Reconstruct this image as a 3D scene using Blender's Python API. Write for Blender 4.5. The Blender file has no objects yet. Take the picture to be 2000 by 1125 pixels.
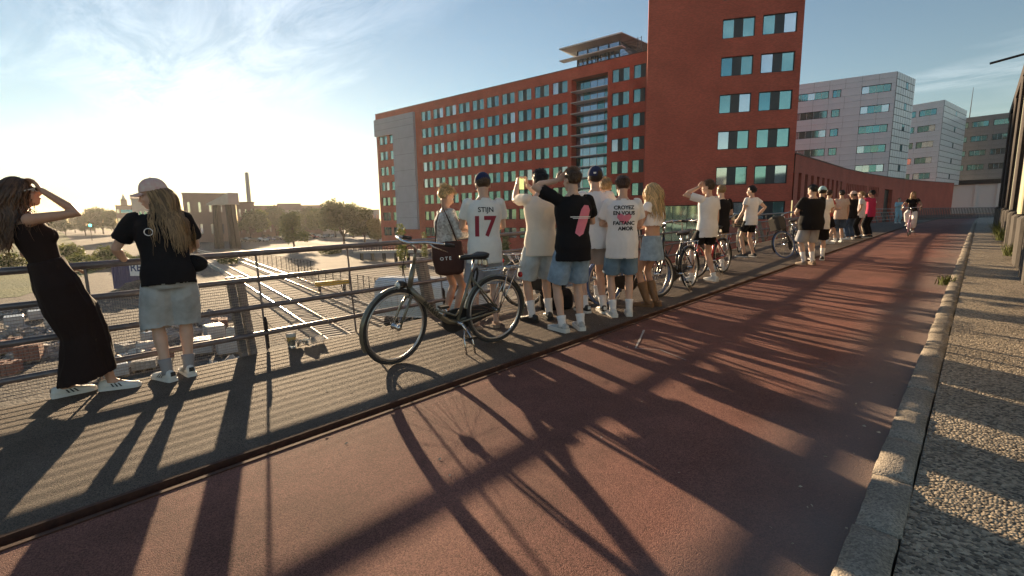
import bpy, math, random
import numpy as np
from mathutils import Vector, Matrix, Euler, noise as mnoise
random.seed(7); np.random.seed(7)
R = math.radians
SC = bpy.context.scene
COL = SC.collection
# ------------------------------------------------------------------ camera
YAW, CAMH = R(44.0), 1.35
FPX, CXP, CYP = 940.0, 1000.0, 562.5
PITCH, ROLL = math.atan(139.0 / FPX), R(0.85)
_f = Vector((-math.sin(YAW), math.cos(YAW), 0)); _r = Vector((math.cos(YAW), math.sin(YAW), 0)); _u = Vector((0, 0, 1))
_f2 = _f * math.cos(PITCH) - _u * math.sin(PITCH); _u2 = _u * math.cos(PITCH) + _f * math.sin(PITCH)
UP = _u2 * math.cos(ROLL) + _r * math.sin(ROLL); RT = _r * math.cos(ROLL) - _u2 * math.sin(ROLL); FW = _f2
cam = bpy.data.cameras.new('camera'); camo = bpy.data.objects.new('camera', cam); COL.objects.link(camo)
cam.sensor_width = 36.0; cam.lens = FPX / 2000.0 * 36.0; cam.clip_start = 0.05; cam.clip_end = 6000
M = Matrix((RT, UP, -FW)).transposed().to_4x4(); M.translation = Vector((0, 0, CAMH)); camo.matrix_world = M
SC.camera = camo
# ------------------------------------------------------------------ light
SUN_EL, SUN_AZ = R(11.5), R(71.0)            # azimuth measured from the road direction (+Y) towards -X
SUN_DIR = Vector((-math.sin(SUN_AZ) * math.cos(SUN_EL), math.cos(SUN_AZ) * math.cos(SUN_EL), math.sin(SUN_EL)))
sun = bpy.data.lights.new('sun', 'SUN'); suno = bpy.data.objects.new('sun', sun); COL.objects.link(suno)
sun.energy = 4.2; sun.angle = R(0.53); sun.color = (1.0, 0.74, 0.46)
suno.rotation_euler = SUN_DIR.to_track_quat('Z', 'Y').to_euler()
world = bpy.data.worlds.new('World'); SC.world = world; world.use_nodes = True
def build_world():
    nt = world.node_tree; N = nt.nodes; L = nt.links; N.clear()
    out = N.new('ShaderNodeOutputWorld'); bg = N.new('ShaderNodeBackground'); L.new(bg.outputs[0], out.inputs[0])
    sky = N.new('ShaderNodeTexSky'); sky.sky_type = 'NISHITA'; sky.sun_disc = False
    sky.sun_elevation = SUN_EL; sky.sun_rotation = -SUN_AZ; sky.altitude = 0; sky.air_density = 1.1; sky.dust_density = 0.045; sky.ozone_density = 1.2
    bg.inputs[1].default_value = 0.048
    # cirrus: noise on the plane of the cloud layer
    tc = N.new('ShaderNodeTexCoord'); sep = N.new('ShaderNodeSeparateXYZ'); L.new(tc.outputs['Generated'], sep.inputs[0])
    zc = N.new('ShaderNodeMath'); zc.operation = 'MAXIMUM'; zc.inputs[1].default_value = 0.02; L.new(sep.outputs[2], zc.inputs[0])
    za = N.new('ShaderNodeMath'); za.operation = 'ADD'; za.inputs[1].default_value = 0.06; L.new(zc.outputs[0], za.inputs[0])
    dx = N.new('ShaderNodeMath'); dx.operation = 'DIVIDE'; L.new(sep.outputs[0], dx.inputs[0]); L.new(za.outputs[0], dx.inputs[1])
    dy = N.new('ShaderNodeMath'); dy.operation = 'DIVIDE'; L.new(sep.outputs[1], dy.inputs[0]); L.new(za.outputs[0], dy.inputs[1])
    cmb = N.new('ShaderNodeCombineXYZ'); L.new(dx.outputs[0], cmb.inputs[0]); L.new(dy.outputs[0], cmb.inputs[1])
    mp = N.new('ShaderNodeMapping'); mp.inputs['Rotation'].default_value = (0, 0, CLOUD_ROT); mp.inputs['Scale'].default_value = CLOUD_SCALE
    mp.inputs['Location'].default_value = CLOUD_LOC
    L.new(cmb.outputs[0], mp.inputs[0])
    wn = N.new('ShaderNodeTexNoise'); wn.inputs['Scale'].default_value = 1.1; wn.inputs['Detail'].default_value = 3; L.new(mp.outputs[0], wn.inputs['Vector'])
    wa = N.new('ShaderNodeVectorMath'); wa.operation = 'MULTIPLY_ADD'; wa.inputs[1].default_value = (.5, .5, 0); L.new(wn.outputs['Color'], wa.inputs[0]); L.new(mp.outputs[0], wa.inputs[2])
    n1 = N.new('ShaderNodeTexNoise'); n1.inputs['Scale'].default_value = 0.55; n1.inputs['Detail'].default_value = 3; L.new(wa.outputs[0], n1.inputs['Vector'])
    n2 = N.new('ShaderNodeTexNoise'); n2.inputs['Scale'].default_value = 2.6; n2.inputs['Detail'].default_value = 10; n2.inputs['Roughness'].default_value = 0.68; n2.inputs['Distortion'].default_value = 0.6
    L.new(wa.outputs[0], n2.inputs['Vector'])
    r1 = N.new('ShaderNodeMapRange'); r1.inputs[1].default_value = CLOUD_T[0]; r1.inputs[2].default_value = CLOUD_T[1]; L.new(n1.outputs[0], r1.inputs[0])
    r2 = N.new('ShaderNodeMapRange'); r2.inputs[1].default_value = 0.40; r2.inputs[2].default_value = 0.72; L.new(n2.outputs[0], r2.inputs[0])
    mu = N.new('ShaderNodeMath'); mu.operation = 'MULTIPLY'; L.new(r1.outputs[0], mu.inputs[0]); L.new(r2.outputs[0], mu.inputs[1])
    fz = N.new('ShaderNodeMapRange'); fz.inputs[1].default_value = 0.03; fz.inputs[2].default_value = 0.20; L.new(sep.outputs[2], fz.inputs[0])
    m2 = N.new('ShaderNodeMath'); m2.operation = 'MULTIPLY'; L.new(mu.outputs[0], m2.inputs[0]); L.new(fz.outputs[0], m2.inputs[1])
    mix = N.new('ShaderNodeMix'); mix.data_type = 'RGBA'; mix.blend_type = 'ADD'
    mix.inputs['B'].default_value = (3.2, 3.1, 3.0, 1)
    L.new(m2.outputs[0], mix.inputs['Factor']); L.new(sky.outputs[0], mix.inputs['A']); L.new(mix.outputs['Result'], bg.inputs[0])
CLOUD_ROT, CLOUD_LOC, CLOUD_SCALE, CLOUD_T = R(65), (3.7, 6.2, 0), (.42, 1.25, 1), (.50, .62)
build_world()
SC.view_settings.view_transform = 'Standard'; SC.view_settings.look = 'None'; SC.view_settings.gamma = 1.0
SC.view_settings.use_curve_mapping = False; SC.view_settings.exposure = 1.52
SC.cycles.use_denoising = True; SC.cycles.max_bounces = 6; SC.cycles.sample_clamp_indirect = 6.0
try: SC.cycles.use_adaptive_sampling = True; SC.cycles.adaptive_threshold = 0.02
except Exception: pass
# ------------------------------------------------------------------ geometry of the place
GZ = -6.0                                   # level of the rail yard below the bridge
def zdeck(Y):
    if Y < 25: return 0.015 * Y
    t = min(Y - 25, 20.0); return 0.375 + 0.015 * (t - t * t / 40)
def ray(x, y): return (FW + RT * ((x - CXP) / FPX) - UP * ((y - CYP) / FPX)).normalized()
def on_deck(x, y, h=0.0):
    v = ray(x, y); z = h
    for _ in range(30):
        t = (z - CAMH) / v.z; P = Vector((0, 0, CAMH)) + v * t; z = zdeck(P.y) + h
    return P
def on_level(x, y, z):
    v = ray(x, y); return Vector((0, 0, CAMH)) + v * ((z - CAMH) / v.z)
def on_x(x, y, X):
    v = ray(x, y); return Vector((0, 0, CAMH)) + v * (X / v.x)
def at_dist(x, y, D):
    v = ray(x, y); return Vector((0, 0, CAMH)) + v * (D / math.hypot(v.x, v.y))
# ------------------------------------------------------------------ helpers
def tag(o, label=None, cat=None, group=None, kind=None):
    if label: o['label'] = label
    if cat: o['category'] = cat
    if group: o['group'] = group
    if kind: o['kind'] = kind
    return o
def link(name, me, parent=None, loc=None, rot=None):
    o = bpy.data.objects.new(name, me); COL.objects.link(o)
    if parent is not None: o.parent = parent
    if loc is not None: o.location = loc
    if rot is not None: o.rotation_euler = rot
    return o
def empty(name, loc=(0, 0, 0), rz=0.0):
    o = bpy.data.objects.new(name, None); COL.objects.link(o); o.location = loc; o.rotation_euler = (0, 0, rz); o.empty_display_size = 0.2
    return o
def copy_tree(o, parent=None):
    c = o.copy(); COL.objects.link(c); c.parent = parent
    for ch in list(o.children): copy_tree(ch, c)
    return c
class MB:
    def __init__(s): s.v = []; s.f = []; s.m = []; s.cur = 0
    def add(s, vs, fs):
        b = len(s.v); s.v.extend([tuple(p) for p in vs]); s.f.extend([tuple(i + b for i in f) for f in fs]); s.m.extend([s.cur] * len(fs)); return s
    def quad(s, a, b, c, d): return s.add([a, b, c, d], [(0, 1, 2, 3)])
    def box(s, x0, x1, y0, y1, z0, z1):
        v = [(x0, y0, z0), (x1, y0, z0), (x1, y1, z0), (x0, y1, z0), (x0, y0, z1), (x1, y0, z1), (x1, y1, z1), (x0, y1, z1)]
        return s.add(v, [(0, 3, 2, 1), (4, 5, 6, 7), (0, 1, 5, 4), (1, 2, 6, 5), (2, 3, 7, 6), (3, 0, 4, 7)])
    def bevbox(s, x0, x1, y0, y1, z0, z1, b):
        # box with chamfered top and vertical edges
        v = []
        for z, i in ((z0, 0), (z1 - b, 0), (z1, b)):
            x_0, x_1, y_0, y_1 = x0 + i, x1 - i, y0 + i, y1 - i
            v += [(x_0 + b, y_0, z), (x_1 - b, y_0, z), (x_1, y_0 + b, z), (x_1, y_1 - b, z), (x_1 - b, y_1, z), (x_0 + b, y_1, z), (x_0, y_1 - b, z), (x_0, y_0 + b, z)]
        f = [tuple(range(7, -1, -1)), tuple(range(16, 24))]
        for k in (0, 8):
            for i in range(8): f.append((k + i, k + (i + 1) % 8, k + 8 + (i + 1) % 8, k + 8 + i))
        return s.add(v, f)
    def prism(s, poly, z0, z1):
        n = len(poly); v = [(p[0], p[1], z0) for p in poly] + [(p[0], p[1], z1) for p in poly]
        return s.add(v, [tuple(range(n - 1, -1, -1)), tuple(range(n, 2 * n))] + [(i, (i + 1) % n, n + (i + 1) % n, n + i) for i in range(n)])
    def tube(s, pts, rad, n=8, cap=True, closed=False):
        pts = [Vector(p) for p in pts]; m = len(pts); rs = rad if hasattr(rad, '__len__') else [rad] * m
        v = []; prev = None
        for i, p in enumerate(pts):
            if closed: t = pts[(i + 1) % m] - pts[i - 1]
            else: t = pts[min(i + 1, m - 1)] - pts[max(i - 1, 0)]
            t.normalize()
            if prev is None:
                a = Vector((0, 0, 1)) if abs(t.z) < 0.9 else Vector((1, 0, 0))
                x = t.cross(a).normalized()
            else:
                x = prev - t * prev.dot(t)
                x = x.normalized() if x.length > 1e-6 else t.orthogonal().normalized()
            prev = x; y = t.cross(x)
            for k in range(n):
                a = 2 * math.pi * k / n; v.append(p + (x * math.cos(a) + y * math.sin(a)) * rs[i])
        f = []
        for i in range(m if closed else m - 1):
            j = (i + 1) % m
            for k in range(n): f.append((i * n + k, i * n + (k + 1) % n, j * n + (k + 1) % n, j * n + k))
        if cap and not closed: f.append(tuple(range(n - 1, -1, -1))); f.append(tuple((m - 1) * n + k for k in range(n)))
        return s.add(v, f)
    def lathe(s, prof, n=16, c=(0, 0, 0), axis='z'):
        v = []; f = []
        for r, z in prof:
            for k in range(n):
                a = 2 * math.pi * k / n; p = (r * math.cos(a), r * math.sin(a), z)
                if axis == 'y': p = (p[0], p[2], p[1])
                if axis == 'x': p = (p[2], p[0], p[1])
                v.append((p[0] + c[0], p[1] + c[1], p[2] + c[2]))
        for i in range(len(prof) - 1):
            for k in range(n): f.append((i * n + k, i * n + (k + 1) % n, (i + 1) * n + (k + 1) % n, (i + 1) * n + k))
        f.append(tuple(range(n - 1, -1, -1))); f.append(tuple((len(prof) - 1) * n + k for k in range(n)))
        return s.add(v, f)
    def ellipsoid(s, c, r, n=12, m=8, rot=None):
        v = []; f = []
        for i in range(m + 1):
            th = math.pi * i / m
            for k in range(n):
                a = 2 * math.pi * k / n; p = Vector((r[0] * math.sin(th) * math.cos(a), r[1] * math.sin(th) * math.sin(a), r[2] * math.cos(th)))
                if rot is not None: p = rot @ p
                v.append(p + Vector(c))
        for i in range(m):
            for k in range(n): f.append((i * n + k, (i + 1) * n + k, (i + 1) * n + (k + 1) % n, i * n + (k + 1) % n))
        return s.add(v, f)
    def mesh(s, name, mats, smooth=False):
        me = bpy.data.meshes.new(name); me.from_pydata(s.v, [], s.f)
        for mt in (mats if isinstance(mats, (list, tuple)) else [mats]): me.materials.append(mt)
        if any(s.m): me.polygons.foreach_set('material_index', s.m)
        if smooth: me.polygons.foreach_set('use_smooth', [True] * len(me.polygons))
        me.validate(); me.update(); return me
    def build(s, name, mats, parent=None, loc=None, rot=None, smooth=False):
        return link(name, s.mesh(name, mats, smooth), parent, loc, rot)
# ------------------------------------------------------------------ materials
MT = {}
def pm(name, col, rough=0.7, metal=0.0, var=0.12, scale=6.0, bump=0.0, bscale=60.0, col2=None, spec=0.5, bdist=0.01, coat=0.0, detail=4, stretch=None):
    if name in MT: return MT[name]
    m = bpy.data.materials.new(name); m.use_nodes = True; nt = m.node_tree; N = nt.nodes; L = nt.links
    b = N['Principled BSDF']; b.inputs['Roughness'].default_value = rough; b.inputs['Metallic'].default_value = metal
    b.inputs['Specular IOR Level'].default_value = spec
    if coat: b.inputs['Coat Weight'].default_value = coat; b.inputs['Coat Roughness'].default_value = 0.1
    tc = N.new('ShaderNodeTexCoord'); vec = tc.outputs['Object']
    if stretch:
        mp = N.new('ShaderNodeMapping'); mp.inputs['Scale'].default_value = stretch; L.new(vec, mp.inputs[0]); vec = mp.outputs[0]
    if var > 0 or col2:
        n = N.new('ShaderNodeTexNoise'); n.inputs['Scale'].default_value = scale; n.inputs['Detail'].default_value = detail; n.inputs['Roughness'].default_value = 0.62
        L.new(vec, n.inputs['Vector'])
        mx = N.new('ShaderNodeMix'); mx.data_type = 'RGBA'
        c2 = col2 or tuple(min(1, c * (1 + var)) for c in col); c1 = col if col2 else tuple(c * (1 - var) for c in col)
        mx.inputs['A'].default_value = (*c1, 1); mx.inputs['B'].default_value = (*c2, 1)
        mr = N.new('ShaderNodeMapRange'); mr.inputs[1].default_value = 0.32; mr.inputs[2].default_value = 0.68; L.new(n.outputs[0], mr.inputs[0])
        L.new(mr.outputs[0], mx.inputs['Factor']); L.new(mx.outputs['Result'], b.inputs['Base Color'])
    else: b.inputs['Base Color'].default_value = (*col, 1)
    if bump:
        n2 = N.new('ShaderNodeTexNoise'); n2.inputs['Scale'].default_value = bscale; n2.inputs['Detail'].default_value = 3; L.new(vec, n2.inputs['Vector'])
        bp = N.new('ShaderNodeBump'); bp.inputs['Strength'].default_value = bump; bp.inputs['Distance'].default_value = bdist
        L.new(n2.outputs[0], bp.inputs['Height']); L.new(bp.outputs[0], b.inputs['Normal'])
    MT[name] = m; return m
def grain(name, c1, c2, cell=150.0, bump=0.8, bdist=0.004, rough=0.8, big=None, spec=0.4, stain=None):
    """loose-grained surface: every voronoi cell has its own tone and relief; big = (colour, scale, lo, hi) worn patches"""
    m = bpy.data.materials.new(name); m.use_nodes = True; nt = m.node_tree; N = nt.nodes; L = nt.links; b = N['Principled BSDF']
    b.inputs['Roughness'].default_value = rough; b.inputs['Specular IOR Level'].default_value = spec
    tc = N.new('ShaderNodeTexCoord'); vec = tc.outputs['Object']
    vo = N.new('ShaderNodeTexVoronoi'); vo.inputs['Scale'].default_value = cell; L.new(vec, vo.inputs['Vector'])
    sp = N.new('ShaderNodeSeparateColor'); L.new(vo.outputs['Color'], sp.inputs[0])
    mx = N.new('ShaderNodeMix'); mx.data_type = 'RGBA'; mx.inputs['A'].default_value = (*c1, 1); mx.inputs['B'].default_value = (*c2, 1); L.new(sp.outputs[0], mx.inputs['Factor'])
    col = mx.outputs['Result']
    n = N.new('ShaderNodeTexNoise'); n.inputs['Scale'].default_value = 1.3; n.inputs['Detail'].default_value = 8; n.inputs['Roughness'].default_value = 0.65; L.new(vec, n.inputs['Vector'])
    mr = N.new('ShaderNodeMapRange'); mr.inputs[1].default_value = 0.3; mr.inputs[2].default_value = 0.7; mr.inputs[3].default_value = 0.62; mr.inputs[4].default_value = 1.32; L.new(n.outputs[0], mr.inputs[0])
    mm = N.new('ShaderNodeMix'); mm.data_type = 'RGBA'; mm.blend_type = 'MULTIPLY'; mm.inputs['Factor'].default_value = 1.0
    L.new(col, mm.inputs['A']); L.new(mr.outputs[0], mm.inputs['B']); col = mm.outputs['Result']
    if stain:
        sc_, x0, x1, amp = stain['col'], stain['x0'], stain['x1'], stain['amp']
        sx = N.new('ShaderNodeSeparateXYZ'); L.new(vec, sx.inputs[0])
        n3 = N.new('ShaderNodeTexNoise'); n3.inputs['Scale'].default_value = 0.9; n3.inputs['Detail'].default_value = 7; L.new(vec, n3.inputs['Vector'])
        ma = N.new('ShaderNodeMath'); ma.operation = 'MULTIPLY_ADD'; ma.inputs[1].default_value = amp; L.new(n3.outputs[0], ma.inputs[0]); L.new(sx.outputs[0], ma.inputs[2])
        mr3 = N.new('ShaderNodeMapRange'); mr3.inputs[1].default_value = x0 + amp * 0.5; mr3.inputs[2].default_value = x1 + amp * 0.5; mr3.inputs[4].default_value = stain.get('max', 0.85); L.new(ma.outputs[0], mr3.inputs[0])
        m3 = N.new('ShaderNodeMix'); m3.data_type = 'RGBA'; m3.inputs['B'].default_value = (*sc_, 1); L.new(mr3.outputs[0], m3.inputs['Factor']); L.new(col, m3.inputs['A']); col = m3.outputs['Result']
    L.new(col, b.inputs['Base Color'])
    bp = N.new('ShaderNodeBump'); bp.inputs['Strength'].default_value = bump; bp.inputs['Distance'].default_value = bdist; bp.invert = True
    L.new(vo.outputs['Distance'], bp.inputs['Height']); L.new(bp.outputs[0], b.inputs['Normal'])
    MT[name] = m; return m
def brickmat(name, col, mortar, w=0.21, h=0.065):
    m = bpy.data.materials.new(name); m.use_nodes = True; nt = m.node_tree; N = nt.nodes; L = nt.links; b = N['Principled BSDF']; b.inputs['Roughness'].default_value = 0.85
    tc = N.new('ShaderNodeTexCoord'); mp = N.new('ShaderNodeMapping'); mp.inputs['Rotation'].default_value = (R(90), 0, 0); L.new(tc.outputs['Object'], mp.inputs[0])
    br = N.new('ShaderNodeTexBrick'); L.new(mp.outputs[0], br.inputs['Vector']); br.inputs['Scale'].default_value = 1.0
    br.inputs['Brick Width'].default_value = w; br.inputs['Row Height'].default_value = h; br.inputs['Mortar Size'].default_value = 0.006
    br.inputs['Color1'].default_value = (*[c * 0.82 for c in col], 1); br.inputs['Color2'].default_value = (*[c * 1.15 for c in col], 1); br.inputs['Mortar'].default_value = (*mortar, 1)
    n = N.new('ShaderNodeTexNoise'); n.inputs['Scale'].default_value = 0.35; n.inputs['Detail'].default_value = 6; L.new(tc.outputs['Object'], n.inputs['Vector'])
    mr = N.new('ShaderNodeMapRange'); mr.inputs[1].default_value = 0.3; mr.inputs[2].default_value = 0.7; mr.inputs[3].default_value = 0.82; mr.inputs[4].default_value = 1.12; L.new(n.outputs[0], mr.inputs[0])
    mm = N.new('ShaderNodeMix'); mm.data_type = 'RGBA'; mm.blend_type = 'MULTIPLY'; mm.inputs['Factor'].default_value = 1
    L.new(br.outputs['Color'], mm.inputs['A']); L.new(mr.outputs[0], mm.inputs['B']); L.new(mm.outputs['Result'], b.inputs['Base Color'])
    MT[name] = m; return m
def leafmat(name, c1, c2):
    m = bpy.data.materials.new(name); m.use_nodes = True; nt = m.node_tree; N = nt.nodes; L = nt.links; b = N['Principled BSDF']; b.inputs['Roughness'].default_value = 0.6
    oi = N.new('ShaderNodeNewGeometry'); mx = N.new('ShaderNodeMix'); mx.data_type = 'RGBA'; mx.inputs['A'].default_value = (*c1, 1); mx.inputs['B'].default_value = (*c2, 1)
    L.new(oi.outputs['Random Per Island'], mx.inputs['Factor']); L.new(mx.outputs['Result'], b.inputs['Base Color'])
    tr = N.new('ShaderNodeBsdfTranslucent'); L.new(mx.outputs['Result'], tr.inputs[0]); ms = N.new('ShaderNodeMixShader'); ms.inputs[0].default_value = 0.35
    L.new(b.outputs[0], ms.inputs[1]); L.new(tr.outputs[0], ms.inputs[2]); L.new(ms.outputs[0], N['Material Output'].inputs[0]); MT[name] = m; return m
# ================================================================== materials of the setting
grain('red_asphalt', (0.10, 0.040, 0.033), (0.29, 0.125, 0.095), cell=235, bump=1.0, bdist=0.0035, rough=0.8, spec=0.25, stain=dict(col=(0.22, 0.185, 0.17), x0=-0.95, x1=-0.30, amp=0.8, max=0.75))
grain('dark_asphalt', (0.042, 0.034, 0.029), (0.205, 0.155, 0.120), cell=230, bump=1.0, bdist=0.004, rough=0.8, spec=0.25)
grain('pebble_concrete', (0.030, 0.027, 0.024), (0.46, 0.38, 0.28), cell=78, bump=1.0, bdist=0.012, rough=0.55)
grain('kerb_stone', (0.16, 0.14, 0.115), (0.36, 0.31, 0.25), cell=140, bump=0.7, bdist=0.004, rough=0.8)
grain('yard_gravel', (0.05, 0.042, 0.035), (0.15, 0.125, 0.10), cell=9, bump=0.6, bdist=0.05, rough=0.9)
grain('ballast', (0.06, 0.05, 0.045), (0.17, 0.14, 0.12), cell=11, bump=1.0, bdist=0.06, rough=0.85)
pm('rust', (0.055, 0.022, 0.014), 0.8, 0.2, col2=(0.11, 0.045, 0.025), scale=25, bump=0.4, bscale=120, bdist=0.003)
pm('rail_paint', (0.17, 0.15, 0.155), 0.42, 0.5, var=0.2, scale=14, bump=0.15, bscale=90, bdist=0.002)
pm('galvanised', (0.13, 0.125, 0.13), 0.45, 0.6, var=0.25, scale=18)
pm('wire', (0.33, 0.30, 0.27), 0.4, 0.8, var=0)
brickmat('red_brick', (0.52, 0.100, 0.060), (0.36, 0.125, 0.09))
brickmat('red_brick_low', (0.44, 0.095, 0.060), (0.34, 0.13, 0.09))
pm('coping', (0.10, 0.05, 0.04), 0.6, var=0.1)
pm('frame_black', (0.012, 0.012, 0.014), 0.45, var=0)
pm('panel_dark', (0.03, 0.03, 0.036), 0.35, var=0.25, scale=3)
pm('grey_clad', (0.37, 0.38, 0.44), 0.6, var=0.06, scale=0.5)
pm('white_clad', (0.62, 0.64, 0.68), 0.38, 0.15, var=0.07, scale=0.5)
pm('joint_dark', (0.10, 0.105, 0.115), 0.7, var=0)
pm('tile_white', (0.80, 0.81, 0.82), 0.3, var=0.05, scale=1)
pm('brown_clad', (0.27, 0.245, 0.235), 0.7, var=0.12, scale=0.6)
pm('slab_white', (0.62, 0.61, 0.60), 0.6, var=0.06)
pm('concrete', (0.36, 0.345, 0.325), 0.85, var=0.16, scale=1.2, bump=0.2, bscale=20)
pm('concrete_dark', (0.055, 0.048, 0.042), 0.9, var=0.3, scale=3, bump=0.4, bscale=18, bdist=0.02)
pm('cream_paint', (0.55, 0.47, 0.30), 0.7, var=0.16, scale=4, bump=0.15, bscale=25)
pm('olive_paint', (0.20, 0.21, 0.17), 0.75, var=0.2, scale=4)
pm('dark_steel', (0.035, 0.026, 0.024), 0.7, 0.2, var=0.35, scale=5, bump=0.3, bscale=30)
def glassmat(name, col, metal=0.75, rough=0.06):
    m = pm(name, col, rough, metal, var=0.10, scale=0.6); return m
glassmat('glass_teal', (0.27, 0.47, 0.46)); glassmat('glass_teal_dark', (0.17, 0.36, 0.40)); glassmat('glass_pale', (0.60, 0.68, 0.74)); glassmat('glass_blue', (0.38, 0.52, 0.66)); glassmat('glass_green', (0.20, 0.34, 0.33))
GL = ['glass_teal'] * 8 + ['glass_teal_dark'] * 2 + ['glass_pale']
# ================================================================== bridge deck
XE, XG0, XG1, XK0, XK1, XW = -5.12, -2.97, -2.82, -0.262, -0.108, 0.66
def rail_x(Y):                                # deck edge bows outwards, then swings to the right at the far end
    if Y < 3: return XE
    if Y < 26: return XE - 0.75 * (0.5 - 0.5 * math.cos(math.pi * (Y - 3) / 23))
    t = Y - 26; return XE - 0.75 + 0.0013 * t * t
YS = [-8 + 1.0 * i for i in range(95)]
YEND = YS[-1]
def strip(name, xa, xb, mat, dz=0.0, thick=0.0, ys=YS):
    m = MB()
    for i, Y in enumerate(ys):
        a = xa(Y) if callable(xa) else xa; b = xb(Y) if callable(xb) else xb
        m.v += [(a, Y, zdeck(Y) + dz), (b, Y, zdeck(Y) + dz)]
    for i in range(len(ys) - 1): m.f.append((2 * i, 2 * i + 1, 2 * i + 3, 2 * i + 2)); m.m.append(0)
    if thick:
        n = len(m.v)
        for (x, y, z) in list(m.v): m.v.append((x, y, z - thick))
        for i in range(len(ys) - 1):
            a, b, c, d = 2 * i, 2 * i + 1, 2 * i + 3, 2 * i + 2
            m.f += [(n + d, n + c, n + b, n + a), (a, d, n + d, n + a), (b, n + b, n + c, c)]; m.m += [0, 0, 0]
        m.f += [(0, n, n + 1, 1), (2 * len(ys) - 2, 2 * len(ys) - 1, n + 2 * len(ys) - 1, n + 2 * len(ys) - 2)]; m.m += [0, 0]
    return tag(m.build(name, MT[mat]), kind='structure')
tag(strip('walkway', rail_x, XG0, 'dark_asphalt', 0.0, 0.55), 'dark asphalt walkway along the railing')
tag(strip('cycle_path', XG1, XK0, 'red_asphalt', 0.0, 0.55), 'red asphalt cycle path')
strip('drain_channel', XG0 + 0.002, XG1 - 0.002, 'rust', -0.035, 0.3)
for xa, xb in ((XG0 + 0.002, XG0 + 0.028), (XG1 - 0.028, XG1 - 0.002)):
    strip('drain_lip', xa, xb, 'rust', 0.006, 0.04)
tag(strip('pavement', XK1 + 0.004, XW + 0.6, 'pebble_concrete', 0.062, 0.6), 'pebbled concrete pavement')
kb = tag(empty('kerb', (0, 0, 0)), kind='structure')
_rk = random.Random(3)
def worn_stone(seed):
    r = random.Random(seed); m = MB(); nx, ny = 4, 9; w, l, h = (XK1 - XK0) / 2 - .002, .243, .078; v = []
    for lay in range(3):
        for j in range(ny):
            for i in range(nx):
                x = -w + 2 * w * i / (nx - 1); y = -l + 2 * l * j / (ny - 1); e = (i in (0, nx - 1)) + (j in (0, ny - 1))
                if lay == 0: z = h + r.uniform(-.004, .004) - (.010 + r.uniform(0, .010)) * (e > 0) - .006 * (e > 1)
                v.append((x * (1 if lay else .96) + r.uniform(-.003, .003), y * (1 if lay else .985), (z if lay == 0 else (.055 if lay == 1 else -.3)) + (r.uniform(-.006, .004) if lay == 1 else 0)))
    q = nx * ny; f = [(j * nx + i, j * nx + i + 1, (j + 1) * nx + i + 1, (j + 1) * nx + i) for j in range(ny - 1) for i in range(nx - 1)]
    rim = [i for i in range(nx)] + [j * nx + nx - 1 for j in range(1, ny)] + [(ny - 1) * nx + i for i in range(nx - 2, -1, -1)] + [j * nx for j in range(ny - 2, 0, -1)]
    for lay in (0, 1):
        for a_, b_ in zip(rim, rim[1:] + rim[:1]): f.append((lay * q + b_, lay * q + a_, (lay + 1) * q + a_, (lay + 1) * q + b_))
    return m.add(v, f).mesh('kerb_stone', MT['kerb_stone'], True)
_kv = [worn_stone(40 + i) for i in range(6)]
for i in range(140):
    Y = -5 + i * 0.5
    if Y > 62: break
    o = link('kerb_stone', _rk.choice(_kv), kb, ((XK0 + XK1) / 2 + _rk.uniform(-.006, .006), Y, zdeck(Y) + _rk.uniform(-.010, .006))); o.rotation_euler = (math.atan(zdeck(Y + .5) - zdeck(Y - .5)) + _rk.uniform(-.012, .012), _rk.uniform(-.03, .03), _rk.uniform(-.015, .015))
# bridge underside and side beam
m = MB()
for i in range(len(YS) - 1):
    for a, b in (((rail_x(YS[i]) + 0.02), XW + 0.5),):
        y0, y1 = YS[i], YS[i + 1]; x0 = rail_x(y0) + 0.3; x1 = rail_x(y1) + 0.3; z0 = zdeck(y0) - 0.56; z1 = zdeck(y1) - 0.56
        m.add([(x0, y0, z0), (x0, y0, z0 - 0.8), (x1, y1, z1 - 0.8), (x1, y1, z1), (XW, y0, z0), (XW, y0, z0 - 0.8), (XW, y1, z1 - 0.8), (XW, y1, z1)],
              [(0, 3, 2, 1), (1, 2, 6, 5), (4, 5, 6, 7)])
tag(m.build('bridge_beam', MT['concrete']), kind='structure')
for Y in (-5, 12, 29, 46, 63, 80):
    m = MB().box(-4.6, 0.4, -0.5, 0.5, GZ - 0.5 - zdeck(Y) + 0, -1.36)
    tag(m.build('bridge_pier', MT['concrete'], loc=(0, Y, zdeck(Y))), 'plain concrete bridge pier under the deck', 'pier', 'piers under the bridge deck')
# ================================================================== railing
rl = tag(empty('bridge_railing', (0, 0, 0)), 'grey steel bridge railing with four tube rails and wire mesh', 'railing')
RAILY = [-6 + 0.5 * i for i in range(0, 125)]
LEAN = 0.10
def rail_pt(Y, h): return (rail_x(Y) - 0.04 - LEAN * h, Y, zdeck(Y) + h)
for h, rad in ((1.0, 0.030), (0.735, 0.026), (0.458, 0.026), (0.183, 0.026)):
    MB().tube([rail_pt(Y, h) for Y in RAILY], rad, 10).build('rail', MT['rail_paint'], rl, smooth=True)
post = MB()
for y0, y1 in ((-0.075, -0.012), (0.012, 0.075)):
    post.add([(-0.03, y0, -0.5), (0.05, y0, -0.5), (0.05, y1, -0.5), (-0.03, y1, -0.5), (-0.37, y0, 0.76), (-0.29, y0, 0.76), (-0.29, y1, 0.76), (-0.37, y1, 0.76)],
             [(0, 3, 2, 1), (4, 5, 6, 7), (0, 1, 5, 4), (1, 2, 6, 5), (2, 3, 7, 6), (3, 0, 4, 7)])
post = post.mesh('post', MT['galvanised'])
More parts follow.
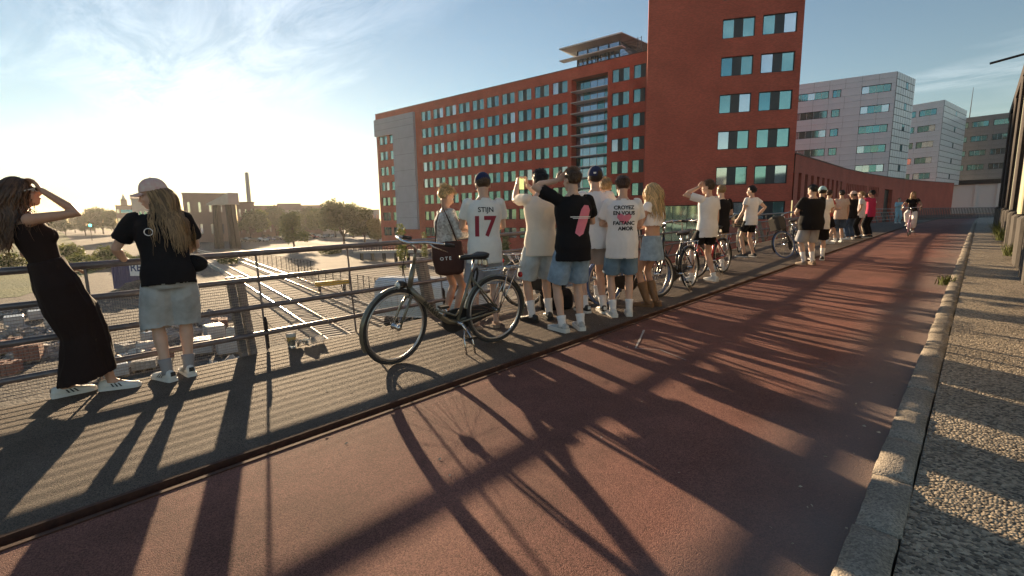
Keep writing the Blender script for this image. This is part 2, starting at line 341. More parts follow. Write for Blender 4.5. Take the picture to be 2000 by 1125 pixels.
balu = MB().tube([(-0.045, 0, 0.0), (-0.14, 0, 1.0)], 0.011, 6).mesh('baluster', MT['rail_paint'])
brac = MB().tube([(-0.05, 0, 0.02), (-0.05, 0, 0.3), (-0.08, 0, 0.34)], 0.016, 6).mesh('bracket', MT['dark_steel'])
diag = MB().add([(-0.06, 0.05, 0.03), (-0.06, 0.11, 0.03), (-0.09, 0.62, 0.44), (-0.09, 0.56, 0.44), (-0.075, 0.05, 0.03), (-0.075, 0.11, 0.03), (-0.105, 0.62, 0.44), (-0.105, 0.56, 0.44)],
                [(0, 1, 2, 3), (7, 6, 5, 4), (0, 4, 5, 1), (1, 5, 6, 2), (2, 6, 7, 3), (3, 7, 4, 0)]).mesh('brace', MT['galvanised'])
Y = 1.55 - 2.3 * 3
while Y < 54:
    loc = (rail_x(Y), Y, zdeck(Y))
    link('post', post, rl, loc); link('baluster', balu, rl, (loc[0], Y + 0.16, loc[2])); link('bracket', brac, rl, (loc[0], Y + 0.17, loc[2]))
    if Y > 3: link('brace', diag, rl, loc)
    link('baluster', balu, rl, (loc[0], Y + 1.15, loc[2]))
    Y += 2.3
wm = MB()
wy = [-4 + 0.9 * i for i in range(0, 50)]
for k in range(28):
    h = 0.03 + k * 0.0256
    wm.tube([(rail_x(Y) - 0.075 - LEAN * h, Y, zdeck(Y) + h) for Y in wy], 0.0031, 3, cap=False)
Y = -4.0
while Y < 40:
    wm.tube([(rail_x(Y) - 0.075 - LEAN * 0.02, Y, zdeck(Y) + 0.02), (rail_x(Y) - 0.075 - LEAN * 0.735, Y, zdeck(Y) + 0.735)], 0.0011, 3, cap=False)
    Y += 0.0168 if Y < 8 else 0.04
tag(wm.build('wire_mesh', MT['wire'], rl), kind='stuff')
# far railings beyond the end of the path
fr = tag(empty('end_fence', (0, 0, 0)), 'grey fence of upright bars closing the far end of the path', 'fence')
e0, e1 = Vector((rail_x(56) - 0.1, 57, zdeck(57))), Vector((2.6, 74, zdeck(60)))
for h in (1.05, 0.12): MB().tube([e0 + Vector((0, 0, h)), e1 + Vector((0, 0, h))], 0.03, 6).build('rail', MT['galvanised'], fr)
bar = MB().box(-0.035, 0.035, -0.02, 0.02, 0.0, 1.05).mesh('bar', MT['galvanised'])
for i in range(70): link('bar', bar, fr, e0.lerp(e1, i / 69.0))
# ================================================================== girder wall on the right
gw = tag(empty('bridge_girder', (XW, 0, 0)), 'tall dark steel girder with cream pilasters beside the pavement', 'girder')
Y0w, Y1w, HW = 4.0, 40.0, 6.3
m = MB()
for i in range(36):
    ya, yb = Y0w + i, Y0w + i + 1
    m.add([(0.28, ya, zdeck(ya) + .1), (0.28, yb, zdeck(yb) + .1), (0.28, yb, zdeck(yb) + HW - .5), (0.28, ya, zdeck(ya) + HW - .5), (0.6, ya, zdeck(ya) + .1), (0.6, yb, zdeck(yb) + .1), (0.6, yb, zdeck(yb) + HW - .5), (0.6, ya, zdeck(ya) + HW - .5)],
          [(0, 3, 2, 1), (4, 5, 6, 7), (3, 7, 6, 2), (0, 4, 7, 3), (1, 2, 6, 5)])
m.build('web', MT['dark_steel'], gw)
m = MB().add([(0.0, Y0w, HW - .5 + zdeck(Y0w)), (0.0, Y1w, HW - .5 + zdeck(Y1w)), (0.75, Y1w, HW - .5 + zdeck(Y1w)), (0.75, Y0w, HW - .5 + zdeck(Y0w)), (0.0, Y0w, HW + zdeck(Y0w)), (0.0, Y1w, HW + zdeck(Y1w)), (0.75, Y1w, HW + zdeck(Y1w)), (0.75, Y0w, HW + zdeck(Y0w))],
             [(0, 1, 2, 3), (4, 7, 6, 5), (0, 4, 5, 1), (1, 5, 6, 2), (2, 6, 7, 3), (3, 7, 4, 0)])
m.build('top_flange', MT['dark_steel'], gw)
pil = MB().bevbox(-0.02, 0.30, -0.55, 0.55, 1.0, HW - 0.52, 0.03).mesh('pilaster', MT['cream_paint'])
pil2 = MB().bevbox(0.06, 0.30, -0.4, 0.4, 0.9, HW - 0.52, 0.03).mesh('pilaster', MT['olive_paint'])
pil3 = MB().bevbox(0.0, 0.30, -0.5, 0.5, 0.9, HW - 0.52, 0.03).mesh('pilaster', MT['dark_steel'])
pli = MB().bevbox(-0.10, 0.35, -0.75, 0.75, 0.05, 1.02, 0.05).mesh('plinth', MT['concrete_dark'])
Y = 6.0; k = 0
while Y < 39:
    link('pilaster', pil if Y < 17 and k % 2 == 0 else (pil2 if k % 2 else pil3), gw, (0, Y, zdeck(Y))); link('plinth', pli, gw, (0, Y, zdeck(Y) + _rk.uniform(-.12, .0))); Y += 2.6; k += 1
ms = tag(empty('lamp_mast', (XW + 0.3, 30.0, zdeck(30) + HW - 0.1)), 'thin dark mast with a horizontal arm on the girder', 'mast')
MB().tube([(0, 0, 0), (0, 0, 3.2)], 0.06, 8).build('pole', MT['dark_steel'], ms)
MB().tube([(0, 0, 1.1), (-1.25, 0.2, 0.95)], 0.05, 6).build('arm', MT['dark_steel'], ms)
# ================================================================== ground below
tag(MB().quad((-1590, -900, GZ), (900, -900, GZ), (900, 1200, GZ), (-1590, 1200, GZ)).build('ground', MT['yard_gravel']), kind='structure')
pm('grass', (0.035, 0.070, 0.014), 0.95, var=0.0, scale=0.08, col2=(0.11, 0.125, 0.028), bump=1.0, bscale=3, bdist=0.3, detail=9)
pm('asphalt_lot', (0.09, 0.085, 0.085), 0.9, var=0.2, scale=0.3)
pm('pale_sand', (0.20, 0.172, 0.14), 0.95, var=0.15, scale=0.2, bump=0.4, bscale=2, bdist=0.08)
def patch(name, pts, mat, dz): return tag(MB().add([(x, y, GZ + dz) for x, y in pts], [tuple(range(len(pts)))]).build(name, MT[mat]), kind='structure')
patch('grass_field', [(-75, -70), (-70, 0), (-96, 8.5), (-130, 11), (-520, 30), (-1500, 60), (-1500, -500), (-80, -300)], 'grass', 0.03)
patch('parking_lot', [(-130, 62), (-120, 92), (-330, 200), (-360, 120)], 'asphalt_lot', 0.02)
patch('sand_yard', [(-22, 24), (-46, 26), (-120, 40), (-150, 50), (-110, 60), (-40, 52), (-20, 40)], 'pale_sand', 0.02)
patch('far_meadow', [(-400, 200), (-140, 140), (-60, 170), (-100, 900), (-1400, 900), (-1500, 100), (-500, 60), (-380, 75)], 'grass', 0.025)
# ------------------------------------------------------------------ railway tracks
pm('rail_steel', (0.42, 0.33, 0.26), 0.25, 0.9, var=0.15, scale=3)
pm('sleeper', (0.42, 0.37, 0.31), 0.85, var=0.2, scale=3)
TRX = [-9, -28.64, -42.66, -67.9, -99.4, -186.5, -526, -1400]; TRY = [9.4, 13.5, 15.9, 20.1, 24.9, 32.0, 65, 150]
def track_y(x): return float(np.interp(-x, [-t for t in TRX], TRY))
m = MB(); xs = list(range(8, 1200, 8))
for a, b in zip(xs[:-1], xs[1:]):
    m.quad((-a, track_y(-a) - 2.6, GZ + .03), (-b, track_y(-b) - 2.6, GZ + .03), (-b, track_y(-b) + 7.2, GZ + .03), (-a, track_y(-a) + 7.2, GZ + .03))
tag(m.build('ballast_bed', MT['ballast']), kind='structure')
slp = MB().bevbox(-0.13, 0.13, -1.3, 1.3, 0.0, 0.14, 0.02).mesh('sleeper', MT['sleeper'])
def rail_prof(off):
    m = MB(); pr = [(-.07, .14), (-.07, .16), (-.012, .18), (-.012, .25), (-.036, .265), (-.036, .30), (.036, .30), (.036, .265), (.012, .25), (.012, .18), (.07, .16), (.07, .14)]
    xx = [-9.0] + [-(9 + 6 * i) for i in range(1, 60)] + [-400, -526, -800, -1190]; v = []
    for x in xx:
        for (a, z) in pr: v.append((x, track_y(x) + off + a, GZ + z + .02))
    n = len(pr); f = []
    for i in range(len(xx) - 1):
        for k in range(n): f.append((i * n + k, i * n + (k + 1) % n, (i + 1) * n + (k + 1) % n, (i + 1) * n + k))
    m.add(v, f); return m
for ti, (toff, lab) in enumerate(((0.0, 'railway track running straight past the stacked paving pallets'), (4.6, 'railway track beside the yellow buffer beam and mesh fence'))):
    tr = tag(empty('railway_track', (0, 0, 0)), lab, 'track', 'parallel railway tracks below the bridge')
    for s in (-.75, .75): rail_prof(toff + s).build('rail', MT['rail_steel'], tr)
    x = -9.0
    for i in range(290):
        a = math.atan2(track_y(x - 1) - track_y(x), -1.0)
        link('sleeper', slp, tr, (x, track_y(x) + toff, GZ + .025), (0, 0, a)); x -= 0.62
    m = MB()
    while x > -700:
        m.box(x - .13, x + .13, track_y(x) + toff - 1.3, track_y(x) + toff + 1.3, GZ + .03, GZ + .16); x -= 0.62
    tag(m.build('far_sleepers', MT['sleeper'], tr), kind='stuff')
# ================================================================== facades
def frame2(name, A, B, label, cat, zb=GZ):
    A = Vector((A[0], A[1])); B = Vector((B[0], B[1])); d = (B - A).normalized()
    return tag(empty(name, (A.x, A.y, zb), math.atan2(d.y, d.x)), label, cat), (B - A).length
def facade(parent, name, s0, s1, z0, z1, ops, depth, mat, y=0.0):
    """wall in the plane y of the parent's frame with real openings (x0,x1,z0,z1) and reveals"""
    xs = sorted(set([s0, s1] + [v for o in ops for v in o[:2]])); zs = sorted(set([z0, z1] + [v for o in ops for v in o[2:]])); m = MB()
    for i in range(len(xs) - 1):
        run = None
        for j in range(len(zs) - 1):
            cx, cz = (xs[i] + xs[i + 1]) / 2, (zs[j] + zs[j + 1]) / 2
            hole = any(o[0] < cx < o[1] and o[2] < cz < o[3] for o in ops)
            if not hole:
                if run is None: run = zs[j]
            if (hole or j == len(zs) - 2) and run is not None:
                top = zs[j] if hole else zs[j + 1]
                m.quad((xs[i], y, run), (xs[i + 1], y, run), (xs[i + 1], y, top), (xs[i], y, top)); run = None
    for a, b, c, d in ops:
        e = y + depth
        m.quad((a, y, c), (a, y, d), (a, e, d), (a, e, c)); m.quad((b, y, c), (b, e, c), (b, e, d), (b, y, d))
        m.quad((a, y, c), (a, e, c), (b, e, c), (b, y, c)); m.quad((a, y, d), (b, y, d), (b, e, d), (a, e, d))
    return m.build(name, MT[mat], parent)
def win_mesh(w, h, panes, fr=0.075, dark=None):
    """frame plus dark centre panel; panes = list of (x0,x1) glass bays"""
    m = MB(); a, b = -w / 2, w / 2; c, d = -h / 2, h / 2
    m.box(a, b, -0.04, 0.08, c, c + fr); m.box(a, b, -0.04, 0.08, d - fr, d); m.box(a, a + fr, -0.04, 0.08, c + fr, d - fr); m.box(b - fr, b, -0.04, 0.08, c + fr, d - fr)
    m.cur = 1; edges = sorted([a + fr] + [x for p in panes for x in p] + [b - fr])
    for i in range(0, len(edges), 2):
        if edges[i + 1] - edges[i] > 0.02: m.box(edges[i] + .001, edges[i + 1] - .001, 0.0, 0.07, c + fr, d - fr)
    return m.mesh('window', [MT['frame_black'], MT[dark or 'panel_dark']])
_wc = {}
_rg = random.Random(11)
def window(parent, s, z, w, h, panes, depth=0.16, glass=GL, dark=None):
    key = (round(w, 3), round(h, 3), tuple(panes), dark)
    if key not in _wc:
        _wc[key] = (win_mesh(w, h, panes, dark=dark), {})
    me, pc = _wc[key]; o = link('window', me, parent, (s, depth, z))
    for p in panes:
        g = _rg.choice(glass); k = (p, g)
        if k not in pc: pc[k] = MB().box(p[0] + .003, p[1] - .003, -0.012, 0.012, -h / 2 + .078, h / 2 - .078).mesh('pane', MT[g])
        q = link('pane', pc[k], o, (0, 0.03, 0), (_rg.gauss(0, .006), 0, _rg.gauss(0, .008)))
    return o
# ------------------------------------------------------------------ long red wing
bw, LW = frame2('red_office_building', (-87.882, 64.239), (-41.696, 68.568), 'long red brick office building with rows of teal windows', 'building')
z_ = lambda z: z - GZ
P2 = ((-1.46, -0.42), (0.42, 1.46))
ops = []; wl = []
for r in range(8):
    zc = z_(22.85 - 3.5 * r)
    for k in range(10): wl.append((1.0 + 3.756 * k, zc, 3.08, 1.95, P2))
    wl.append((46.0, zc, 2.95, 1.95, P2)); wl.append((49.1, zc, 1.95, 1.95, ((-0.9, 0.1),)))
for r in range(1, 8):
    zc = z_(22.85 - 3.5 * r)
    wl.append((-14.0, zc, 3.0, 1.95, P2)); wl.append((-10.95, zc, 1.5, 1.95, ((-.67, .67),)))
for s, zc, w, h, p in wl: ops.append((s - w / 2, s + w / 2, zc - h / 2, zc + h / 2))
ops.append((37.1, 43.8, z_(-2.0), z_(23.7)))
facade(bw, 'wall', -16.45, 56.0, 0, z_(25.45), ops, 0.3, 'red_brick')
for s, zc, w, h, p in wl: window(bw, s, zc, w, h, p)
m = MB(); HT = z_(25.45)
m.quad((-16.45, 0, 0), (-16.45, 0, HT), (-16.45, 16, HT), (-16.45, 16, 0)); m.quad((56, 0, 0), (56, 16, 0), (56, 16, HT), (56, 0, HT)); m.quad((-16.45, 16, 0), (-16.45, 16, HT), (56, 16, HT), (56, 16, 0))
m.build('side_wall', MT['red_brick'], bw)
MB().quad((-16.4, .05, HT - .3), (56, .05, HT - .3), (56, 15.9, HT - .3), (-16.4, 15.9, HT - .3)).build('roof', MT['joint_dark'], bw)
MB().box(-16.5, 56, -0.06, 0.32, HT + .003, HT + 0.12).build('coping', MT['coping'], bw)
# grey clad panel, L-shaped with a bowed top band
m = MB(); n = 14
for i in range(n):
    a, b = -16.4 + 14.0 * i / n, -16.4 + 14.0 * (i + 1) / n
    ya, yb = -0.55 - 0.0 * a, -0.55
    m.box(a, b, -0.6, -0.02, z_(20.35), z_(24.1))
m.box(-9.7, -2.4, -0.6, -0.02, z_(-1.1), z_(20.349))
m.build('grey_panel', MT['grey_clad'], bw)
m = MB()
for z in (23.0, 21.6, 19.0, 15.5, 12.0, 8.5, 5.0, 1.5):
    x0 = -16.4 if z > 20.4 else -9.7
    m.box(x0, -2.4, -0.606, -0.6005, z_(z) - .02, z_(z) + .02)
m.build('panel_joint', MT['joint_dark'], bw)
# recessed stair bay with sun-shade slabs
m = MB(); a, b, c, d = 37.1, 43.8, z_(-2.0), z_(23.7)
m.quad((a, .301, c), (a, .301, d), (a, 1.6, d), (a, 1.6, c)); m.quad((b, .301, c), (b, 1.6, c), (b, 1.6, d), (b, .301, d)); m.quad((a, .301, d), (b, .301, d), (b, 1.6, d), (a, 1.6, d))
m.build('bay_reveal', MT['red_brick'], bw)
for i in range(14):
    zb = z_(-1.0 + 1.75 * i)
    f = MB().box(37.12, 43.78, 1.5, 1.58, zb + .002, zb + 0.12).build('transom', MT['frame_black'], bw)
    for k in range(5):
        x0 = 37.15 + k * 1.33; MB().box(x0 + .04, x0 + 1.29, 1.52, 1.55, zb + .122, zb + 1.745).build('pane', MT[_rg.choice(['glass_blue', 'glass_teal_dark', 'glass_blue'])], f)
    if i > 0: MB().box(37.11, 43.79, -0.25, 1.45, zb - .10, zb + 0.0).build('sun_shade', MT['slab_white'], bw)
# roof pavilion
pv = tag(empty('roof_pavilion', (0, 0, 0)), None); pv.parent = bw; pv.name = 'roof_pavilion'
MB().box(37.6, 45.2, 1.2, 8.0, HT + .13, z_(28.35)).build('glass_wall', MT['glass_blue'], pv)
for x in (37.5, 39.4, 41.3, 43.2, 45.1): MB().box(x, x + .14, 1.05, 1.19, HT + .13, z_(28.3)).build('mullion', MT['frame_black'], pv)
MB().add([(34.9, -0.3, z_(28.8)), (46.2, -0.3, z_(28.8)), (47.6, 9.5, z_(28.8)), (34.9, 9.5, z_(28.8)), (36.2, 1.0, z_(28.3)), (45.4, 1.0, z_(28.3)), (46.2, 8.4, z_(28.3)), (36.2, 8.4, z_(28.3)),
           (34.9, -0.3, z_(28.95)), (46.2, -0.3, z_(28.95)), (47.6, 9.5, z_(28.95)), (34.9, 9.5, z_(28.95))],
          [(4, 5, 6, 7), (0, 4, 7, 3), (0, 1, 5, 4), (1, 2, 6, 5), (2, 3, 7, 6), (0, 8, 9, 1), (1, 9, 10, 2), (2, 10, 11, 3), (3, 11, 8, 0), (8, 11, 10, 9)]).build('canopy_roof', MT['brown_clad'], pv)
MB().box(34.9, 46.2, -0.3, 1.04, z_(26.95), z_(27.1)).build('canopy', MT['slab_white'], pv)
MB().box(34.9, 46.2, -0.36, -0.305, z_(28.78), z_(28.98)).build('roof_edge', MT['slab_white'], pv)
for i in range(9): MB().box(37.7 + i * .83, 37.78 + i * .83, 0.95, 1.04, z_(25.6), z_(26.9)).build('louvre', MT['dark_steel'], pv)
m = MB()
for x in (48.0, 48.6): m.tube([(x, 1.5, HT), (x, 1.5, z_(28.3))], 0.05, 5)
for k in range(6): m.tube([(45.4, 1.5, HT + .4 + .45 * k), (48.6, 1.5, HT + .4 + .45 * k)], 0.025, 5)
m.build('ladder', MT['galvanised'], pv)
# ------------------------------------------------------------------ tower
bt, _ = frame2('red_tower', (-17.915, 51.476), (-14.658, 53.269), 'tall red brick tower with paired teal windows beside the long wing', 'building')
tl = []
for r in range(-2, 6):
    zc = z_(19.12 - 3.5 * r)
    for s, w in ((-0.61, 2.9), (2.98, 2.97)): tl.append((s, zc, w, 1.8, ((-1.38, -0.42), (0.42, 1.38))))
ops = [(s - w / 2, s + w / 2, zc - h / 2, zc + h / 2) for s, zc, w, h, p in tl] + [(-7.6, -3.2, z_(-1.5), z_(2.3))]
HTt = z_(31.0)
facade(bt, 'wall', -9.05, 5.0, 0, HTt, ops, 0.3, 'red_brick')
for s, zc, w, h, p in tl: window(bt, s, zc, w, h, p, glass=['glass_teal', 'glass_teal', 'glass_teal', 'glass_teal_dark', 'glass_pale'])
window(bt, -5.4, z_(0.4), 4.38, 3.78, ((-2.05, -0.75), (-0.7, 0.7), (0.75, 2.05)), glass=['glass_green'])
m = MB(); m.quad((-9.05, 0, 0), (-9.05, 0, HTt), (-9.05, 22, HTt), (-9.05, 22, 0)); m.quad((5, 0, 0), (5, 22, 0), (5, 22, HTt), (5, 0, HTt)); m.quad((-9.05, 22, 0), (-9.05, 22, HTt), (5, 22, HTt), (5, 22, 0)); m.quad((-9.05, 0, HTt), (5, 0, HTt), (5, 22, HTt), (-9.05, 22, HTt))
m.build('side_wall', MT['red_brick'], bt)
# ------------------------------------------------------------------ low red building along the path
lb = tag(empty('low_red_building', (0, 0, 0)), 'low red brick building with slit windows along the path', 'building')
LP = [(-13.45, 53.95), (-13.5, 79.0), (-12.8, 92.7), (-10.4, 115.9), (-4.6, 141.0)]
for i in range(4):
    A, B = Vector(LP[i]), Vector(LP[i + 1]); L_ = (B - A).length; d = (B - A).normalized()
    sg = empty('wall_section', (A.x, A.y, GZ), math.atan2(d.y, d.x)); sg.parent = lb
    ops = []
    if i == 0: ops = [(1.5 + 2.55 * k, 2.7 + 2.55 * k, z_(2.6), z_(5.3)) for k in range(9)]
    if i == 1: ops = [(.8 + .95 * k, 1.3 + .95 * k, z_(3.7), z_(5.2)) for k in range(13)]
    if i == 2: ops = [(.6 + .95 * k, 1.1 + .95 * k, z_(3.7), z_(5.2)) for k in range(6)] + [(9.5, 14.5, z_(-0.5), z_(5.0))]
    if i == 3: ops = [(2.0 + 1.6 * k, 3.0 + 1.6 * k, z_(1.2), z_(2.6)) for k in range(3)]
    w = facade(sg, 'wall', 0, L_, 0, z_(7.0), ops, 0.6, 'red_brick_low')
    for o_ in ops: MB().quad((o_[0], .55, o_[2]), (o_[1], .55, o_[2]), (o_[1], .55, o_[3]), (o_[0], .55, o_[3])).build('pane', MT['frame_black'], sg)
    MB().box(0, L_, -0.05, 0.6, z_(7.0) + .003, z_(7.12)).build('coping', MT['coping'], sg)
    MB().quad((0, .1, z_(6.9)), (L_, .1, z_(6.9)), (L_, 14, z_(6.9)), (0, 14, z_(6.9))).build('roof', MT['joint_dark'], sg)
# ------------------------------------------------------------------ pale clad office blocks
def clad_block(label, A, B, Cc, ztop, zbot, rows, z0row, groups, clad, glass, win_h=1.35):
    root, L_ = frame2('clad_office_block', A, B, label, 'building', 0.0)
    root['group'] = 'office blocks behind the low red building'
    wins = []
    for r in range(rows):
        for (a, b) in groups: wins.append((a, b, z0row - 3.5 * r))
    ops = [(a, b, zc - win_h / 2, zc + win_h / 2) for a, b, zc in wins]
    facade(root, 'wall', 0, L_, zbot, ztop, ops, 0.25, 'joint_dark', y=0.05)
    for a, b, zc in wins:
        w = b - a; n = max(2, int(round(w / 1.1))); bays = tuple((-w / 2 + .08 + (w - .16) * i / n + .02, -w / 2 + .08 + (w - .16) * (i + 1) / n - .02) for i in range(n))
        window(root, (a + b) / 2, zc, w, win_h, bays, 0.1, glass, dark='slab_white')
    # cladding panels, one by one, leaving the windows free
    zs = sorted(set([zbot, ztop] + [v for r in range(rows) for v in (z0row - 3.5 * r - win_h / 2, z0row - 3.5 * r + win_h / 2)])); pc = {}
    for j in range(len(zs) - 1):
        za, zb = zs[j], zs[j + 1]; nz = max(1, int(round((zb - za) / 1.25))); iswin = any(abs((za + zb) / 2 - (z0row - 3.5 * r)) < .1 for r in range(rows))
        spans = [(0, L_)]
        if iswin:
            e = [0] + [v for g in groups for v in g] + [L_]; spans = [(e[i], e[i + 1]) for i in range(0, len(e), 2) if e[i + 1] - e[i] > .15]
        for (sa, sb) in spans:
            nx = max(1, int(round((sb - sa) / 2.4)))
            for i in range(nx):
                for k in range(nz):
                    w, h = (sb - sa) / nx, (zb - za) / nz; key = (round(w, 2), round(h, 2))
                    if key not in pc: pc[key] = MB().box(-w / 2 + .015, w / 2 - .015, -0.03, 0.03, -h / 2 + .015, h / 2 - .015).mesh('panel', MT[clad])
                    link('panel', pc[key], root, (sa + w * (i + .5), 0.0, za + h * (k + .5)))
    # the gridded end face towards C, body and roof
    Bv, Cv = Vector(B), Vector(Cc); rz = root.rotation_euler[2]
    def loc(p): q = Vector((p[0] - A[0], p[1] - A[1], 0)); q.rotate(Euler((0, 0, -rz))); return q
    b_, c_ = loc(B), loc(Cc); e = (c_ - b_); le = e.length; e.normalize(); nrm = Vector((e.y, -e.x, 0))
    MB().quad((b_.x, b_.y + .05, zbot), (c_.x, c_.y, zbot), (c_.x, c_.y, ztop), (b_.x, b_.y + .05, ztop)).build('end_wall', MT['joint_dark'], root)
    nx, nz = max(3, int(le / 1.1)), int((ztop - zbot) / 1.15); g = MB(); g2 = MB()
    for i in range(nx):
        for k in range(nz):
            p = b_ + e * (le * i / nx + .09) + nrm * .03; q = b_ + e * (le * (i + 1) / nx - .09) + nrm * .03; za, zb = zbot + (ztop - zbot) * k / nz + .06, zbot + (ztop - zbot) * (k + 1) / nz - .06
            isw = (i == nx // 2 and k % 3 == 1); t = MB() if isw else g
            p2, q2 = p + nrm * .05, q + nrm * .05
            t.add([(p.x, p.y, za), (q.x, q.y, za), (q.x, q.y, zb), (p.x, p.y, zb), (p2.x, p2.y, za), (q2.x, q2.y, za), (q2.x, q2.y, zb), (p2.x, p2.y, zb)], [(4, 5, 6, 7), (0, 1, 5, 4), (1, 2, 6, 5), (2, 3, 7, 6), (3, 0, 4, 7)])
            if isw: t.build('end_window', MT['glass_teal_dark'], root)
    tag(g.build('tile_grid', MT['tile_white'], root), kind='stuff'); pass
    bk = c_ + Vector((-.3, 8, 0))
    m = MB(); m.quad((0, .06, ztop), (b_.x, b_.y + .06, ztop), (c_.x, c_.y, ztop), (0, 12, ztop)); m.quad((0, .06, zbot), (0, 12, zbot), (c_.x, c_.y, zbot), (b_.x, b_.y + .06, zbot))
    m.quad((0, .06, zbot), (0, .06, ztop), (0, 12, ztop), (0, 12, zbot)); m.quad((0, 12, zbot), (0, 12, ztop), (c_.x, c_.y, ztop), (c_.x, c_.y, zbot))
    m.build('body', MT['joint_dark'], root)
    return root
dA = Vector((-14.33 + 23.431, 111.575 - 109.73)).normalized(); A0 = Vector((-23.431, 109.73))
a1 = A0 - dA * 9.0; b1 = A0 + dA * 10.85
clad_block('silver clad office block with a white gridded end face, rising beside the red tower', tuple(a1), tuple(b1), (-11.05, 121.0), 25.75, 7.5, 5, 23.2, [(1.0, 9.9), (10.5, 11.8), (14.9, 19.2)], 'white_clad', ['glass_green', 'glass_teal_dark', 'glass_green', 'glass_pale'])
w2b = at_dist(1845, 196, 146); w2a = at_dist(1783, 201, 148); w2d = (Vector((w2b.x, w2b.y)) - Vector((w2a.x, w2a.y))).normalized()
a2 = Vector((w2a.x, w2a.y)) - w2d * 6.0
w2c = at_dist(1889, 212, 166)
clad_block('silver clad office block with a white gridded end face, half hidden behind its taller-looking twin', tuple(a2), (w2b.x, w2b.y), (w2c.x, w2c.y), 25.4, 7.5, 5, 23.2, [(.4, 6.8), (7.4, 10.6)], 'white_clad', ['glass_green', 'glass_teal_dark', 'glass_pale'])
clad_block('brown grey office block with a thin antenna, standing on a concrete portal', (-9.0, 171.5), (22.0, 168.0), (30.0, 180.0), 24.4, 8.7, 5, 22.5, [(2.0, 4.9), (5.5, 8.6), (9.4, 12.2), (13, 16), (17, 20), (21, 24)], 'brown_clad', ['glass_green', 'glass_teal_dark'])
an = tag(MB().tube([(0, 0, 0), (0.1, 0, 7.5)], [0.12, 0.05], 6).build('antenna', MT['galvanised'], loc=(-4.2, 172.5, 24.4)), 'thin antenna on the brown grey office block', 'antenna')
cp = tag(empty('concrete_portal', (0, 0, 0)), 'pale concrete wall with ribs closing the end of the path', 'wall')
MB().box(-9, 30, 166.5, 168, GZ, 7.6).build('wall', MT['slab_white'], cp)
MB().box(-9.5, 30, 166.0, 169, 7.602, 8.69).build('lintel', MT['concrete_dark'], cp)
for x in (-1.5, 2.4, 3.6, 4.8, 6.6): MB().box(x, x + .5, 166.1, 166.49, GZ, 7.6).build('rib', MT['slab_white'], cp)
tag(strip('far_road', -8.0, 6.0, 'red_asphalt', -0.02, 0.5, [84, 100, 130, 166]), kind='structure')
# ================================================================== things in the rail yard and beyond
pm('bark', (0.07, 0.05, 0.035), 0.9, var=0.3, scale=8)
leafmat('leaf_a', (0.05, 0.075, 0.02), (0.12, 0.14, 0.035)); leafmat('leaf_b', (0.04, 0.06, 0.02), (0.085, 0.10, 0.03)); leafmat('leaf_c', (0.10, 0.13, 0.03), (0.20, 0.20, 0.05))
def leaf_cloud(seed, n, lobes, size):
    """leaf-sized faces spread through a set of uneven lobes (cx,cy,cz,r)"""
    r = random.Random(seed); m = MB(); tot = sum(l[3] ** 2 for l in lobes)
    for cx, cy, cz, rad in lobes:
        for i in range(int(n * rad * rad / tot)):
            d = Vector((r.gauss(0, 1), r.gauss(0, 1), r.gauss(0, 1))).normalized() * rad * (r.random() ** 0.45) * r.uniform(.8, 1.12)
            p = Vector((cx, cy, cz)) + Vector((d.x, d.y, d.z * .9)); a = Vector((r.gauss(0, 1), r.gauss(0, 1), r.gauss(0, .7))).normalized(); b = a.orthogonal().normalized(); s = size * r.uniform(.6, 1.3)
            m.add([p - a * s, p - b * s * .55, p + a * s, p + b * s * .55], [(0, 1, 2, 3)])
    return m
def tree_proto(seed, h, cr, nl, size, leaf, trunk_h=None):
    r = random.Random(seed); th = trunk_h or h * .35; root = empty('tree', (0, 0, 0)); lobes = []
    for i in range(9):
        a = r.uniform(0, 6.28); q = r.uniform(.15, .75) * cr; z = th + (h - th) * r.uniform(.18, .82)
        lobes.append((math.cos(a) * q, math.sin(a) * q, z, cr * r.uniform(.34, .58)))
    lobes.append((0, 0, h - cr * .45, cr * .5))
    t = MB().tube([(0, 0, -.2), (r.uniform(-.1, .1), 0, th * .6), (r.uniform(-.2, .2), .1, th), (0, 0, h * .8)], [h * .03, h * .024, h * .019, h * .004], 7)
    for l in lobes: t.tube([(0, 0, th * r.uniform(.7, 1.1)), (l[0] * .5, l[1] * .5, (th + l[2]) / 2), l[:3]], [h * .012, h * .008, h * .002], 5)
    t.build('trunk', MT['bark'], root); leaf_cloud(seed + 1, nl, lobes, size).build('crown', MT[leaf], root)
    return root
def place(root, p, s, rz, label, group=None, cat='tree'):
    root.location = p; root.scale = (s, s, s); root.rotation_euler = (0, 0, rz); tag(root, label, cat, group); return root
